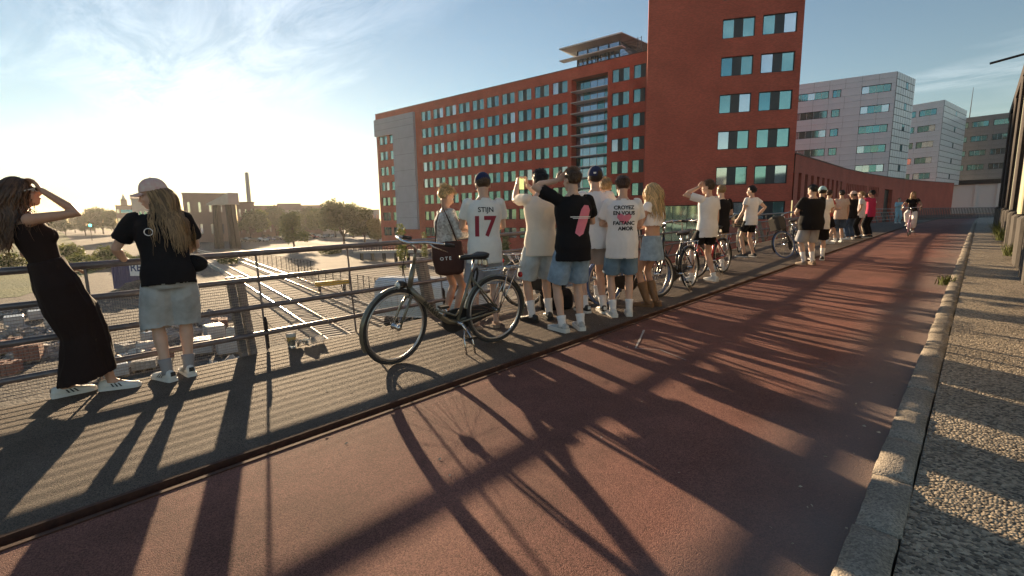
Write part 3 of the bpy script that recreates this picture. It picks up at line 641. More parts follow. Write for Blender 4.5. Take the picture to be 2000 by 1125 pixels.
TREES = [  # px of the foot, distance, height, variant, label
    (575, 480, 128, 9.0, 0, 'round tree standing alone beside the parked cars'),
    (672, 466, 150, 12.5, 1, 'large broad tree between the parking lot and the red building'),
    (712, 466, 152, 10.5, 0, 'leafy tree leaning against the large broad tree'),
    (738, 470, 140, 7.5, 2, 'small tree at the left corner of the red building'),
    (628, 452, 230, 12.0, 0, 'tree behind the parked cars under the low houses'),
    (540, 452, 235, 13.0, 1, 'dense tree beside the chimney building'),
    (512, 454, 225, 12.0, 2, 'dense tree right of the dark gantry towers'),
    (600, 450, 260, 13.0, 1, 'hazy tree in front of the row of far houses'),
    (200, 440, 420, 17.0, 1, 'tall tree at the left of the turreted building'),
    (222, 440, 400, 15.0, 0, 'tree touching the turreted building'),
    (184, 440, 460, 13.0, 2, 'tree at the end of the far tree row beside the tracks'),
    (60, 444, 300, 11.0, 1, 'dark tree beyond the grass field behind the woman'),
    (20, 444, 320, 12.0, 0, 'dark tree beyond the grass field, behind the hair of the woman'),
    (110, 442, 420, 13.0, 2, 'tree on the horizon beyond the grass field'),
    (145, 440, 520, 12.0, 0, 'far low tree on the horizon by the tracks'),
    (690, 458, 200, 13.0, 0, 'tree filling the gap behind the large broad tree'), (655, 455, 215, 12.0, 2, 'tree beside the parked cars in front of the far houses'), (575, 455, 240, 11.0, 0, 'tree row crown below the row houses'), (490, 458, 205, 11.0, 1, 'dark tree at the foot of the factory chimney'),
    (165, 441, 380, 12.0, 0, 'low tree in the far row left of the tall tree'), (85, 443, 350, 12.0, 1, 'dark tree beyond the field between two others'), (126, 442, 400, 10.0, 1, 'small dark tree on the horizon by the field'), (40, 444, 280, 9.0, 2, 'small pale tree beyond the grass field'),
    (760, 470, 130, 6.0, 2, 'shrubby tree before the grey panel of the red building')]
protos = [tree_proto(21, 10, 4.6, 5200, .30, 'leaf_a', 2.4), tree_proto(33, 10, 5.2, 6200, .30, 'leaf_b', 2.2), tree_proto(47, 10, 4.4, 4800, .30, 'leaf_c', 2.2)]
used = set()
for (x, y, D, h, k, lab) in TREES:
    p = at_dist(x, y, D); p.z = GZ
    o = protos[k] if k not in used else copy_tree(protos[k]); used.add(k)
    place(o, p, h / 10.0, random.uniform(0, 6), lab, 'trees beyond the rail yard')
# slim young poplars before the red building
pop = empty('poplar_tree', (0, 0, 0)); MB().tube([(0, 0, -.1), (0, 0, 4.5)], [.06, .02], 6).build('trunk', MT['bark'], pop)
leaf_cloud(5, 700, [(0, 0, 1.2 + .55 * i, .62 - .05 * abs(i - 3)) for i in range(8)], .13).build('crown', MT['leaf_c'], pop)
for i, (x, y, D, s, lab) in enumerate(((786, 520, 60, 1.25, 'slim young poplar beside the concrete ramp'), (830, 500, 72, 1.0, 'slim young poplar before the grey panel edge'), (990, 500, 62, 1.0, 'slim young poplar behind the man in the number shirt'), (985, 470, 80, .9, 'slim young poplar at the foot of the red facade'))):
    o = pop if i == 0 else copy_tree(pop); p = at_dist(x, y, D); p.z = GZ; place(o, p, s, i, lab, 'young poplars below the facade')
# hedge and bushes on the grass
hd = tag(empty('hedge', (0, 0, 0)), 'long clipped green hedge beyond the blue container', 'hedge')
m = MB(); r = random.Random(2)
ha, hb = on_level(138, 524, GZ), on_level(262, 520, GZ); ha = Vector((-104, 9.0, GZ)); hb = Vector((-96, 22, GZ))
for i in range(2600):
    t = r.random(); p = ha.lerp(hb, t) + Vector((r.uniform(-.8, .8), r.uniform(-.5, .5), r.uniform(0, 1.7))); a = Vector((r.gauss(0, 1), r.gauss(0, 1), r.gauss(0, 1))).normalized(); b = a.orthogonal().normalized(); s = .22
    m.add([p - a * s, p - b * s * .6, p + a * s, p + b * s * .6], [(0, 1, 2, 3)])
m.build('foliage', MT['leaf_b'], hd)
bu = empty('bush', (0, 0, 0)); leaf_cloud(9, 900, [(0, 0, .6, .9), (.7, .2, .5, .7), (-.6, .3, .45, .7), (.1, -.5, .4, .6)], .14).build('foliage', MT['leaf_c'], bu)
for i, (x, y, D, s) in enumerate(((205, 470, 125, 2.2), (150, 480, 110, 1.8), (175, 485, 100, 1.6), (235, 478, 120, 1.5), (135, 470, 140, 2.4), (15, 478, 120, 2.0), (250, 490, 98, 1.4), (440, 500, 96, 1.4), (640, 480, 110, 1.5), (655, 478, 112, 1.2))):
    o = bu if i == 0 else copy_tree(bu); p = at_dist(x, y, D); p.z = GZ; place(o, p, s, i, ['broad green bush at the edge of the grass field by the tracks', 'bush just behind the elbow of the leaning woman', 'low bush beside the long hedge', 'bush left of the capped person above the blue container', 'large bush far out on the grass field', 'bush in the grass behind the hair of the leaning woman', 'small bush behind the blue container', 'small bush at the foot of the gantry legs', 'bush in the sand yard before the large broad tree', 'smallest bush in the sand yard'][i], 'bushes in the yard', 'bush')
# ------------------------------------------------------------------ buildings far off
pm('far_brown', (0.20, 0.13, 0.11), 0.9, var=0.1, scale=.2); pm('far_pale', (0.42, 0.38, 0.35), 0.85, var=0.08, scale=.3); pm('far_roof', (0.17, 0.09, 0.07), 0.9, var=0.1, scale=.5); pm('far_grey', (0.28, 0.26, 0.27), 0.8, var=0.1, scale=.2)
def block(name, x0, x1, ytop, D, depth, mat, label, roof='flat', wins=(3, 2), cat='building', wfrac=.5):
    """building whose front spans the pixels x0..x1 at distance D"""
    A, B = at_dist(x0, 440, D), at_dist(x1, 440, D); T = at_dist((x0 + x1) / 2, ytop, D); d = Vector((B.x - A.x, B.y - A.y)); L_ = d.length
    root = tag(empty(name, (A.x, A.y, GZ), math.atan2(d.y, d.x)), label, cat); h = T.z - GZ; nx, nz = wins
    ops = []
    for i in range(nx):
        for k in range(nz):
            cx = L_ * (i + .5) / nx; cz = h * (k + .6) / (nz + .2); w = L_ / nx * wfrac; hh = h / (nz + .2) * .45; ops.append((cx - w / 2, cx + w / 2, cz - hh / 2, cz + hh / 2))
    facade(root, 'wall', 0, L_, 0, h, ops, .25, mat)
    for o_ in ops: MB().quad((o_[0], .2, o_[2]), (o_[1], .2, o_[2]), (o_[1], .2, o_[3]), (o_[0], .2, o_[3])).build('window', MT['glass_pale' if (mat == 'far_brown') else 'glass_teal_dark'], root)
    m = MB(); m.quad((0, 0, 0), (0, 0, h), (0, depth, h), (0, depth, 0)); m.quad((L_, 0, 0), (L_, depth, 0), (L_, depth, h), (L_, 0, h)); m.quad((0, depth, 0), (0, depth, h), (L_, depth, h), (L_, depth, 0)); m.build('side_wall', MT[mat], root)
    if roof == 'flat': MB().box(-.2, L_ + .2, -.2, depth, h + .003, h + .35).build('roof', MT['coping'], root)
    else:
        rh = min(depth, L_) * .32; MB().add([(-.3, -.4, h), (L_ + .3, -.4, h), (L_ + .3, depth, h), (-.3, depth, h), (-.3, depth / 2, h + rh), (L_ + .3, depth / 2, h + rh)], [(0, 1, 5, 4), (2, 3, 4, 5), (0, 4, 3), (1, 2, 5), (0, 3, 2, 1)]).build('roof', MT['far_roof'], root)
    return root, L_, h
wb, wbL, wbh = block('warehouse', 362, 464, 379, 205, 40, 'far_brown', 'large brown flat-roofed hall behind the dark gantry towers', wins=(5, 2), wfrac=.22)
block('hall', 262, 302, 388, 260, 30, 'far_pale', 'pale hall with a sloping roof behind the capped person', roof='gable', wins=(4, 1))
block('factory', 465, 500, 396, 215, 25, 'far_brown', 'brown factory block next to the thin chimney', wins=(3, 2), wfrac=.25)
block('factory', 500, 545, 403, 240, 25, 'far_brown', 'lower brown factory block right of the chimney', wins=(4, 2), wfrac=.3)
block('house', 545, 590, 410, 270, 12, 'far_pale', 'row house with a red roof beside the brown factory', 'gable', (5, 2))
block('house', 590, 630, 412, 280, 12, 'far_brown', 'brown row house between two pale ones', 'gable', (4, 2))
block('house', 630, 665, 414, 270, 12, 'far_pale', 'pale row house above the tree crowns', 'gable', (4, 2))
block('house', 690, 742, 411, 230, 12, 'far_pale', 'low pale house next to the red building corner', 'flat', (6, 2))
tb, tL, th_ = block('turret_building', 230, 262, 402, 390, 18, 'far_brown', 'brown building with a small turret and a cyan roof band', wins=(4, 3))
MB().box(tL * .35, tL * .75, 3, 9, th_ + .36, th_ + 4).build('turret', MT['far_brown'], tb); MB().tube([(tL * .55, 6, th_ + 4), (tL * .55, 6, th_ + 7.5)], [1.2, .1], 8).build('spire', MT['far_grey'], tb)
pm('cyan_sheet', (0.10, 0.55, 0.60), .4, var=.05); MB().box(tL * .3, tL * 1.05, -.8, 3, th_ * .76, th_ * .86).build('roof_band', MT['cyan_sheet'], tb)
ch = at_dist(491, 440, 222); tag(MB().tube([(0, 0, 0), (0, 0, 26.3)], [1.0, .7], 12).build('chimney', MT['far_pale'], loc=(ch.x, ch.y, GZ)), 'thin tall chimney above the brown factory', 'chimney')
gt = tag(empty('gantry_tower', at_dist(440, 440, 150)), 'dark steel gantry with leaning legs and a pale sloping panel on top', 'gantry'); gt.location.z = GZ; gt.rotation_euler = (0, 0, R(20))
for x, w in ((-4.2, .28), (-2.6, .5), (2.2, .55), (4.4, .28)): MB().add([(x - w, -.6, 0), (x + w, -.6, 0), (x + w, .6, 0), (x - w, .6, 0), (x * .8 - w * .7, -.5, 12.0), (x * .8 + w * .7, -.5, 12.0), (x * .8 + w * .7, .5, 12.0), (x * .8 - w * .7, .5, 12.0)], [(0, 3, 2, 1), (4, 5, 6, 7), (0, 1, 5, 4), (1, 2, 6, 5), (2, 3, 7, 6), (3, 0, 4, 7)]).build('leg', MT['dark_steel'], gt)
MB().add([(-4.8, -1.5, 11.6), (4.2, -1.5, 11.6), (4.2, 1.5, 11.6), (-4.8, 1.5, 11.6), (-4.4, -1.5, 12.0), (4.2, -1.5, 14.6), (4.2, 1.5, 14.6), (-4.4, 1.5, 12.0)], [(0, 3, 2, 1), (4, 5, 6, 7), (0, 1, 5, 4), (1, 2, 6, 5), (2, 3, 7, 6), (3, 0, 4, 7)]).build('panel', MT['far_pale'], gt)
# ------------------------------------------------------------------ parked cars
pm('tyre', (0.015, 0.015, 0.016), .85, var=.1); pm('car_glass', (0.02, 0.025, 0.03), .05, var=0, spec=.8)
def car_mesh(col):
    m = MB(); b = [(-2.1, .35), (-2.15, .75), (-1.75, .92), (-1.0, 1.0), (-.55, 1.42), (.75, 1.45), (1.45, .98), (2.05, .9), (2.15, .6), (2.1, .32)]
    w = [.78, .84, .84, .84, .66, .66, .84, .82, .8, .76]; n = len(b); v = []
    for s in (-1, 1): v += [(x, s * w[i], z) for i, (x, z) in enumerate(b)]
    m.add(v, [tuple(range(n)), tuple(range(2 * n - 1, n - 1, -1))] + [(i, n + i, n + (i + 1) % n, (i + 1) % n) for i in range(n)])
    m.cur = 1
    for s in (-1, 1): m.add([(-.92, s * .80, 1.03), (1.32, s * .80, 1.03), (.72, s * .675, 1.40), (-.5, s * .675, 1.38)], [(0, 1, 2, 3) if s < 0 else (3, 2, 1, 0)])
    m.add([(-1.02, -.72, 1.02), (-1.02, .72, 1.02), (-.58, .6, 1.41), (-.58, -.6, 1.41)], [(0, 3, 2, 1)]); m.add([(1.44, -.72, 1.0), (1.44, .72, 1.0), (.8, .6, 1.44), (.8, -.6, 1.44)], [(0, 1, 2, 3)])
    m.cur = 2
    for x in (-1.35, 1.35):
        for s in (-1, 1): m.lathe([(.32, -.1), (.32, .1)], 12, (x, s * .76, .32), 'y')
    return m.mesh('parked_car', [pm('car_' + col, dict(white=(.7, .7, .7), black=(.02, .02, .022), silver=(.4, .41, .42), blue=(.04, .07, .16), red=(.3, .03, .03))[col], .25, .3, var=0, coat=.6), MT['car_glass'], MT['tyre']])
cms = {c: car_mesh(c) for c in ('white', 'black', 'silver', 'blue', 'red')}
rc = random.Random(4)
for i, (x, y, D) in enumerate([(458, 463, 190), (470, 462, 196), (484, 462, 200), (497, 462, 188), (512, 462, 192), (527, 461, 196), (541, 460, 202), (556, 459, 205), (598, 459, 205), (612, 458, 208), (626, 458, 212), (640, 457, 215), (462, 456, 225), (520, 456, 230), (560, 455, 235), (606, 454, 240)]):
    c = ('silver', 'black', 'white', 'black', 'white', 'blue', 'black', 'silver', 'black', 'red', 'white', 'silver')[i % 12]; p = at_dist(x, y, D)
    tag(link('parked_car', cms[c], None, (p.x, p.y, GZ + .03), (0, 0, rc.choice((.35, 3.5)) + rc.uniform(-.05, .05))), '%s car parked in the far lot behind the tracks' % c, 'car', 'cars parked in the far lot')
# ------------------------------------------------------------------ container, van, buffer beam, ramp
pm('container_blue', (0.045, 0.05, 0.17), .5, var=.2, scale=2); pm('sign_white', (.75, .76, .78), .5, var=.03); pm('ink_blue', (.02, .04, .16), .6, var=0); pm('white_paint', (.72, .73, .74), .4, var=.06, scale=2); pm('yellow_paint', (.62, .36, .03), .5, var=.12, scale=4); pm('grey_blue_paint', (.45, .52, .55), .5, var=.05)
p0 = on_level(222, 566, GZ); p1 = on_level(340, 566, GZ); ang = math.atan2(p1.y - p0.y, p1.x - p0.x); s_ = (p1 - p0).length / 118.0
ct = tag(empty('container', (p0.x, p0.y, GZ), ang), 'dark blue corrugated container with a white lettered board', 'container'); CL, CH = 92 * s_, 2.7
MB().box(0, CL, .06, 2.4, .1, CH).build('body', MT['container_blue'], ct)
cr = MB().box(0, .12, 0.0, .06, .12, CH - .02).mesh('rib', MT['container_blue'])
for i in range(int(CL / .3)): link('rib', cr, ct, (.05 + i * .3, 0, 0))
bd = MB().box(38 * s_, 80 * s_, -.10, -.04, CH - 1.15, CH + .35).build('board', MT['sign_white'], ct)
def text_mesh(txt, size, extrude=0.0, sx=1.0, bold=0.0):
    cu = bpy.data.curves.new('t', 'FONT'); cu.body = txt; cu.size = size; cu.extrude = extrude; cu.offset = bold; cu.resolution_u = 3; o = bpy.data.objects.new('t', cu); COL.objects.link(o)
    bpy.context.view_layer.update(); me = bpy.data.meshes.new_from_object(o.evaluated_get(bpy.context.evaluated_depsgraph_get())); bpy.data.objects.remove(o); bpy.data.curves.remove(cu)
    return me
tm = text_mesh('REC', 1.25, .006, bold=.02); tm.materials.append(MT['ink_blue']); link('lettering', tm, bd, (39.5 * s_, -.112, CH - .62), (R(90), 0, 0))
mo = at_dist(272, 568, 62); mo.z = GZ
m = MB(); rr = random.Random(8)
for i in range(22):
    for k in range(10): pass
mound = MB(); n = 16
for i in range(9):
    for k in range(n):
        a = 6.283 * k / n; q = 2.6 * (1 - i / 8.0); mound.v.append((math.cos(a) * q * rr.uniform(.88, 1.1), math.sin(a) * q * rr.uniform(.88, 1.1), 1.5 * math.sin(i / 8.0 * 1.57) * rr.uniform(.9, 1.05)))
for i in range(8):
    for k in range(n): mound.f.append((i * n + k, i * n + (k + 1) % n, (i + 1) * n + (k + 1) % n, (i + 1) * n + k)); mound.m.append(0)
tag(mound.build('sand_mound', MT['yard_gravel'], loc=mo, smooth=True), 'heap of brown rubble before the blue container', 'heap')
by = on_level(650, 571, GZ); yb = tag(empty('buffer_beam', (by.x, by.y, GZ), R(75)), 'yellow steel buffer beam standing between the rails', 'buffer'); MB().bevbox(-1.65, 1.65, -.2, .2, .75, 1.2, .04).build('beam', MT['yellow_paint'], yb)
for x in (-1.2, 1.2): MB().add([(x - .1, -.1, 0), (x + .1, -.1, 0), (x + .1, .9, 0), (x - .1, .9, 0), (x - .1, -.1, .76), (x + .1, -.1, .76), (x + .1, .1, .76), (x - .1, .1, .76)], [(0, 3, 2, 1), (4, 5, 6, 7), (0, 1, 5, 4), (1, 2, 6, 5), (2, 3, 7, 6), (3, 0, 4, 7)]).build('leg', MT['dark_steel'], yb)
va = on_level(735, 642, GZ); vb = on_level(930, 652, GZ); ang = math.atan2(vb.y - va.y, vb.x - va.x); vL = (vb - va).length
vn = tag(empty('white_trailer', (va.x, va.y, GZ), ang), 'white box trailer with a rounded roof parked beside the tracks', 'trailer'); prof = [(0, .9), (0, 2.9), (.25, 3.25), (.7, 3.4), (1.8, 3.4), (2.25, 3.25), (2.5, 2.9), (2.5, .9)]
m = MB(); n = len(prof); m.add([(0, y, z) for y, z in prof] + [(vL, y, z) for y, z in prof], [tuple(range(n)), tuple(range(2 * n - 1, n - 1, -1))] + [(i, n + i, n + (i + 1) % n, (i + 1) % n) for i in range(n)]); m.build('body', MT['white_paint'], vn)
MB().box(.3, vL - .3, -.01, -.003, 1.0, 1.9).build('side_stripe', MT['grey_blue_paint'], vn)
for x in (1.0, 2.1, vL - 1.5):
    for y in (.25, 2.25): MB().lathe([(.2, -.16), (.48, -.14), (.48, .14), (.2, .16)], 16, (x, y, .48), 'y').build('wheel', MT['tyre'], vn)
ra, rb_ = at_dist(690, 492, 92), at_dist(830, 486, 78); ra.z = rb_.z = GZ; ang = math.atan2(rb_.y - ra.y, rb_.x - ra.x); L_ = (rb_ - ra).length
rp = tag(empty('concrete_ramp', ra, ang), 'concrete ramp on columns with a bar railing below the red building', 'ramp')
MB().add([(0, 0, 1.2), (L_, 0, 1.9), (L_, 2.5, 1.9), (0, 2.5, 1.2), (0, 0, 1.6), (L_, 0, 2.4), (L_, 2.5, 2.4), (0, 2.5, 1.6)], [(0, 3, 2, 1), (4, 5, 6, 7), (0, 1, 5, 4), (1, 2, 6, 5), (2, 3, 7, 6), (3, 0, 4, 7)]).build('deck', MT['concrete'], rp)
for i in range(6): x = L_ * (i + .5) / 6; MB().box(x - .2, x + .2, .4, .8, 0, 1.25 + .7 * x / L_).build('column', MT['concrete_dark'], rp)
for i in range(26): x = L_ * i / 25.5; z = 1.6 + .8 * x / L_; MB().box(x - .03, x + .03, .05, .11, z, z + 1.0).build('bar', MT['dark_steel'], rp)
MB().tube([(0, .08, 2.6), (L_, .08, 3.4)], .04, 6).build('handrail', MT['dark_steel'], rp)
# yard fences
def yard_fence(pts, label, h, n, rails, slat=False):
    root = tag(empty('yard_fence', (0, 0, 0)), label, 'fence'); P = [on_level(x, y, GZ) for x, y in pts]
    bar_ = MB().box(-.03, .03, -.03, .03, 0, h).mesh('post', MT['dark_steel'])
    for a, b in zip(P[:-1], P[1:]):
        for i in range(n): link('post', bar_, root, a.lerp(b, i / float(n)))
        for k in range(rails): z = h * (k + 1) / (rails + .2); MB().tube([a + Vector((0, 0, z)), b + Vector((0, 0, z))], .018 if not slat else .035, 5).build('rail', MT['dark_steel'], root)
yard_fence([(486, 512), (560, 527), (615, 538)], 'dark slatted fence running beside the sunlit track', 1.9, 9, 9, True)
yard_fence([(585, 545), (700, 568), (800, 590)], 'light wire fence beside the white trailer', 1.7, 8, 4)
# ------------------------------------------------------------------ pallets of paving, big bags, loose slabs below the railing
pm('wrap', (.42, .42, .44), .3, var=.12, scale=5, bump=.6, bscale=9, bdist=.03); pm('paver_red', (.30, .14, .10), .85, var=.25, scale=5); pm('paver_grey', (.36, .34, .32), .85, var=.2, scale=5); pm('pallet_wood', (.28, .20, .12), .9, var=.2, scale=9); pm('bag_white', (.48, .46, .43), .7, var=.1, scale=6, bump=.8, bscale=5, bdist=.05)
brk = {c: MB().bevbox(-.145, .145, -.095, .095, 0, .095, .008).mesh('paver', MT[c]) for c in ('paver_red', 'paver_grey')}
rp_ = random.Random(12)
def pallet(p, rz, c, rows, label, wrapped):
    root = tag(empty('paver_pallet', p, rz), label, 'pallet', 'pallets of paving in the yard')
    for y in (-.4, 0, .4): MB().box(-.6, .6, y - .05, y + .05, 0, .1).build('runner', MT['pallet_wood'], root)
    MB().box(-.6, .6, -.48, .48, .102, .125).build('board', MT['pallet_wood'], root)
    for k in range(rows):
        for i in range(4):
            for j in range(5):
                if k == rows - 1 and rp_.random() < .25: continue
                if 0 < i < 3 and 0 < j < 4 and k < rows - 1: continue
                link('paver', brk[c], root, (-.45 + .3 * i + rp_.uniform(-.006, .006), -.4 + .2 * j + rp_.uniform(-.006, .006), .128 + .1 * k))
    if wrapped: MB().bevbox(-.615, .615, -.515, .515, .13, .16 + .1 * rows, .05).build('film', MT['wrap'], root)
PAL = [(30, 640, 'paver_grey', 7, 1), (75, 625, 'paver_grey', 6, 1), (20, 690, 'paver_red', 7, 0), (60, 705, 'paver_red', 8, 0), (255, 690, 'paver_grey', 5, 0), (285, 720, 'paver_grey', 4, 0), (420, 660, 'paver_grey', 7, 1), (445, 690, 'paver_grey', 6, 1), (395, 690, 'paver_grey', 7, 1), (430, 640, 'paver_red', 5, 0), (300, 668, 'paver_grey', 6, 1), (320, 700, 'paver_red', 4, 0), (225, 735, 'paver_grey', 5, 1), (10, 735, 'paver_red', 6, 0)]
for i, (x, y, c, rows, wr) in enumerate(PAL):
    p = on_level(x, y, GZ); pallet(Vector((p.x, p.y, GZ + .01)), rp_.uniform(-.4, .4), c, rows, '%s pallet of %s paving blocks in the yard below the railing' % ('film wrapped' if wr else 'open', 'red' if c == 'paver_red' else 'grey'), wr)
bag = MB()
for z, q in ((0, .42), (.05, .5), (.4, .54), (.8, .5), (.95, .42), (.98, .2)):
    bag.v += [(q * (abs(math.cos(a)) ** .5) * math.copysign(1, math.cos(a)) * (1 + .05 * math.sin(5 * a + z * 7)), q * (abs(math.sin(a)) ** .5) * math.copysign(1, math.sin(a)), z + .03 * math.sin(3 * a)) for a in [6.283 * k / 16 + .01 for k in range(16)]]
for i in range(5):
    for k in range(16): bag.f.append((i * 16 + k, i * 16 + (k + 1) % 16, (i + 1) * 16 + (k + 1) % 16, (i + 1) * 16 + k)); bag.m.append(0)
bag.f.append(tuple(80 + k for k in range(16))); bag.m.append(0)
bgm = bag.mesh('bulk_bag', MT['bag_white'], True)
for i, (x, y) in enumerate([(104, 640), (128, 662), (350, 640), (462, 668), (290, 690), (182, 720)]):
    p = on_level(x, y, GZ); o = link('bulk_bag', bgm, None, p, (0, 0, i * 1.3)); o.scale = (rp_.uniform(.8, 1.15), rp_.uniform(.8, 1.1), rp_.uniform(.6, 1.0)); tag(o, 'crumpled white bulk bag on the gravel below the railing', 'bag', 'white bulk bags in the yard')
def rubble(p, rad, n, label, seed):
    r = random.Random(seed); root = tag(empty('rubble_heap', p), label, 'heap', 'heaps of broken slabs in the yard'); m = MB()
    for i in range(n):
        q = rad * math.sqrt(r.random()); a = r.uniform(0, 6.28); h = max(0, (1 - q / rad)) * rad * .42; sz = r.uniform(.06, .26); rot = Euler((r.gauss(0, .5), r.gauss(0, .5), r.uniform(0, 6))).to_matrix(); c = V3((math.cos(a) * q, math.sin(a) * q, h * r.random() + .03))
        pts = [c + rot @ V3((x * sz * r.uniform(.7, 1.2), y * sz * r.uniform(.5, 1), z * sz * r.uniform(.2, .45))) for x in (-1, 1) for y in (-1, 1) for z in (-1, 1)]; m.add(pts, [(0, 1, 3, 2), (4, 6, 7, 5), (0, 4, 5, 1), (2, 3, 7, 6), (0, 2, 6, 4), (1, 5, 7, 3)])
    tag(m.build('slabs', MT[r.choice(['paver_grey', 'bag_white', 'paver_grey'])], root), kind='stuff')
V3 = Vector
for i, (x, y, q, lab) in enumerate(((25, 660, 2.0, 'heap of broken pale slabs beside the red paving pallets'), (90, 690, 1.6, 'low heap of broken slabs under the long dress'), (60, 610, 2.4, 'heap of pale broken concrete by the gravel track'), (340, 655, 1.6, 'heap of broken slabs between the wrapped pallets'), (265, 705, 1.4, 'small heap of broken slabs behind the white sneakers'), (450, 720, 1.3, 'heap of broken slabs at the foot of the bridge'), (410, 625, 1.8, 'heap of broken slabs beside the track'))): rubble(on_level(x, y, GZ), q, 170, lab, i)
# track side lamp and signal
sg = tag(empty('rail_signal', on_level(180, 470, GZ)), 'slim rail signal with a green light beside the far tracks', 'signal'); MB().tube([(0, 0, 0), (0, 0, 5.2)], .12, 6).build('pole', MT['dark_steel'], sg); MB().box(-.5, .5, -.3, .3, 5.2, 7.2).build('head', MT['dark_steel'], sg)
gm = bpy.data.materials.new('signal_green'); gm.use_nodes = True; gb = gm.node_tree.nodes['Principled BSDF']; gb.inputs['Emission Color'].default_value = (.05, 1, .7, 1); gb.inputs['Emission Strength'].default_value = 6; gb.inputs['Base Color'].default_value = (.02, .3, .2, 1)
MB().lathe([(.45, -.05), (.3, .05)], 10, (.56, 0, 6.4), 'x').build('lens', gm, sg)
# ================================================================== bicycles
pm('chrome', (.62, .62, .63), .22, 1.0, var=.1, scale=20); pm('rubber', (.03, .03, .032), .75, var=.2, scale=30); pm('rim_alloy', (.5, .5, .5), .35, .9, var=.1); pm('black_plastic', (.015, .015, .017), .5, var=.1); pm('saddle_black', (.02, .02, .022), .45, var=.2, scale=12, bump=.2, bscale=60, bdist=.002)
pm('lamp_glass', (.7, .72, .7), .1, .3, var=0); pm('red_lens', (.4, .01, .01), .2, var=0)
for n_, c_ in dict(olive=(.17, .155, .115), red=(.42, .03, .035), black=(.014, .014, .016), cream=(.55, .50, .40), dark=(.03, .033, .04), blue=(.06, .12, .30), silver=(.45, .45, .45), pinkw=(.55, .35, .45)).items(): pm('paint_' + n_, c_, .3, .35, var=.1, scale=15, coat=.5)
pm('tyre_blue', (.10, .17, .38), .7, var=.15, scale=20); pm('tyre_grey', (.20, .19, .18), .8, var=.2, scale=20)
_wheels = {}
def wheel_meshes(rad, tyre):
    k = (rad, tyre)
    if k in _wheels: return _wheels[k]
    def ring(r, tube, mat, nm, n=44):
        m = MB().tube([(r * math.cos(6.28319 * i / n), 0, r * math.sin(6.28319 * i / n)) for i in range(n)], tube, 8, closed=True); return m.mesh(nm, MT[mat], True)
    ty = ring(rad - .017, .0165, tyre, 'tyre'); rm = ring(rad - .045, .011, 'rim_alloy', 'rim')
    sp = MB()
    for i in range(28):
        a = 6.28319 * i / 28; b = a + (.42 if i % 4 < 2 else -.42); y = .028 if i % 2 else -.028
        sp.tube([(.026 * math.cos(b), y, .026 * math.sin(b)), ((rad - .048) * math.cos(a), 0, (rad - .048) * math.sin(a))], .0013, 3, cap=False)
    hb = MB().lathe([(.012, -.06), (.03, -.045), (.022, -.03), (.022, .03), (.03, .045), (.012, .06)], 12, axis='y').mesh('hub', MT['chrome'], True)
    _wheels[k] = (ty, rm, sp.mesh('spokes', MT['chrome']), hb); return _wheels[k]
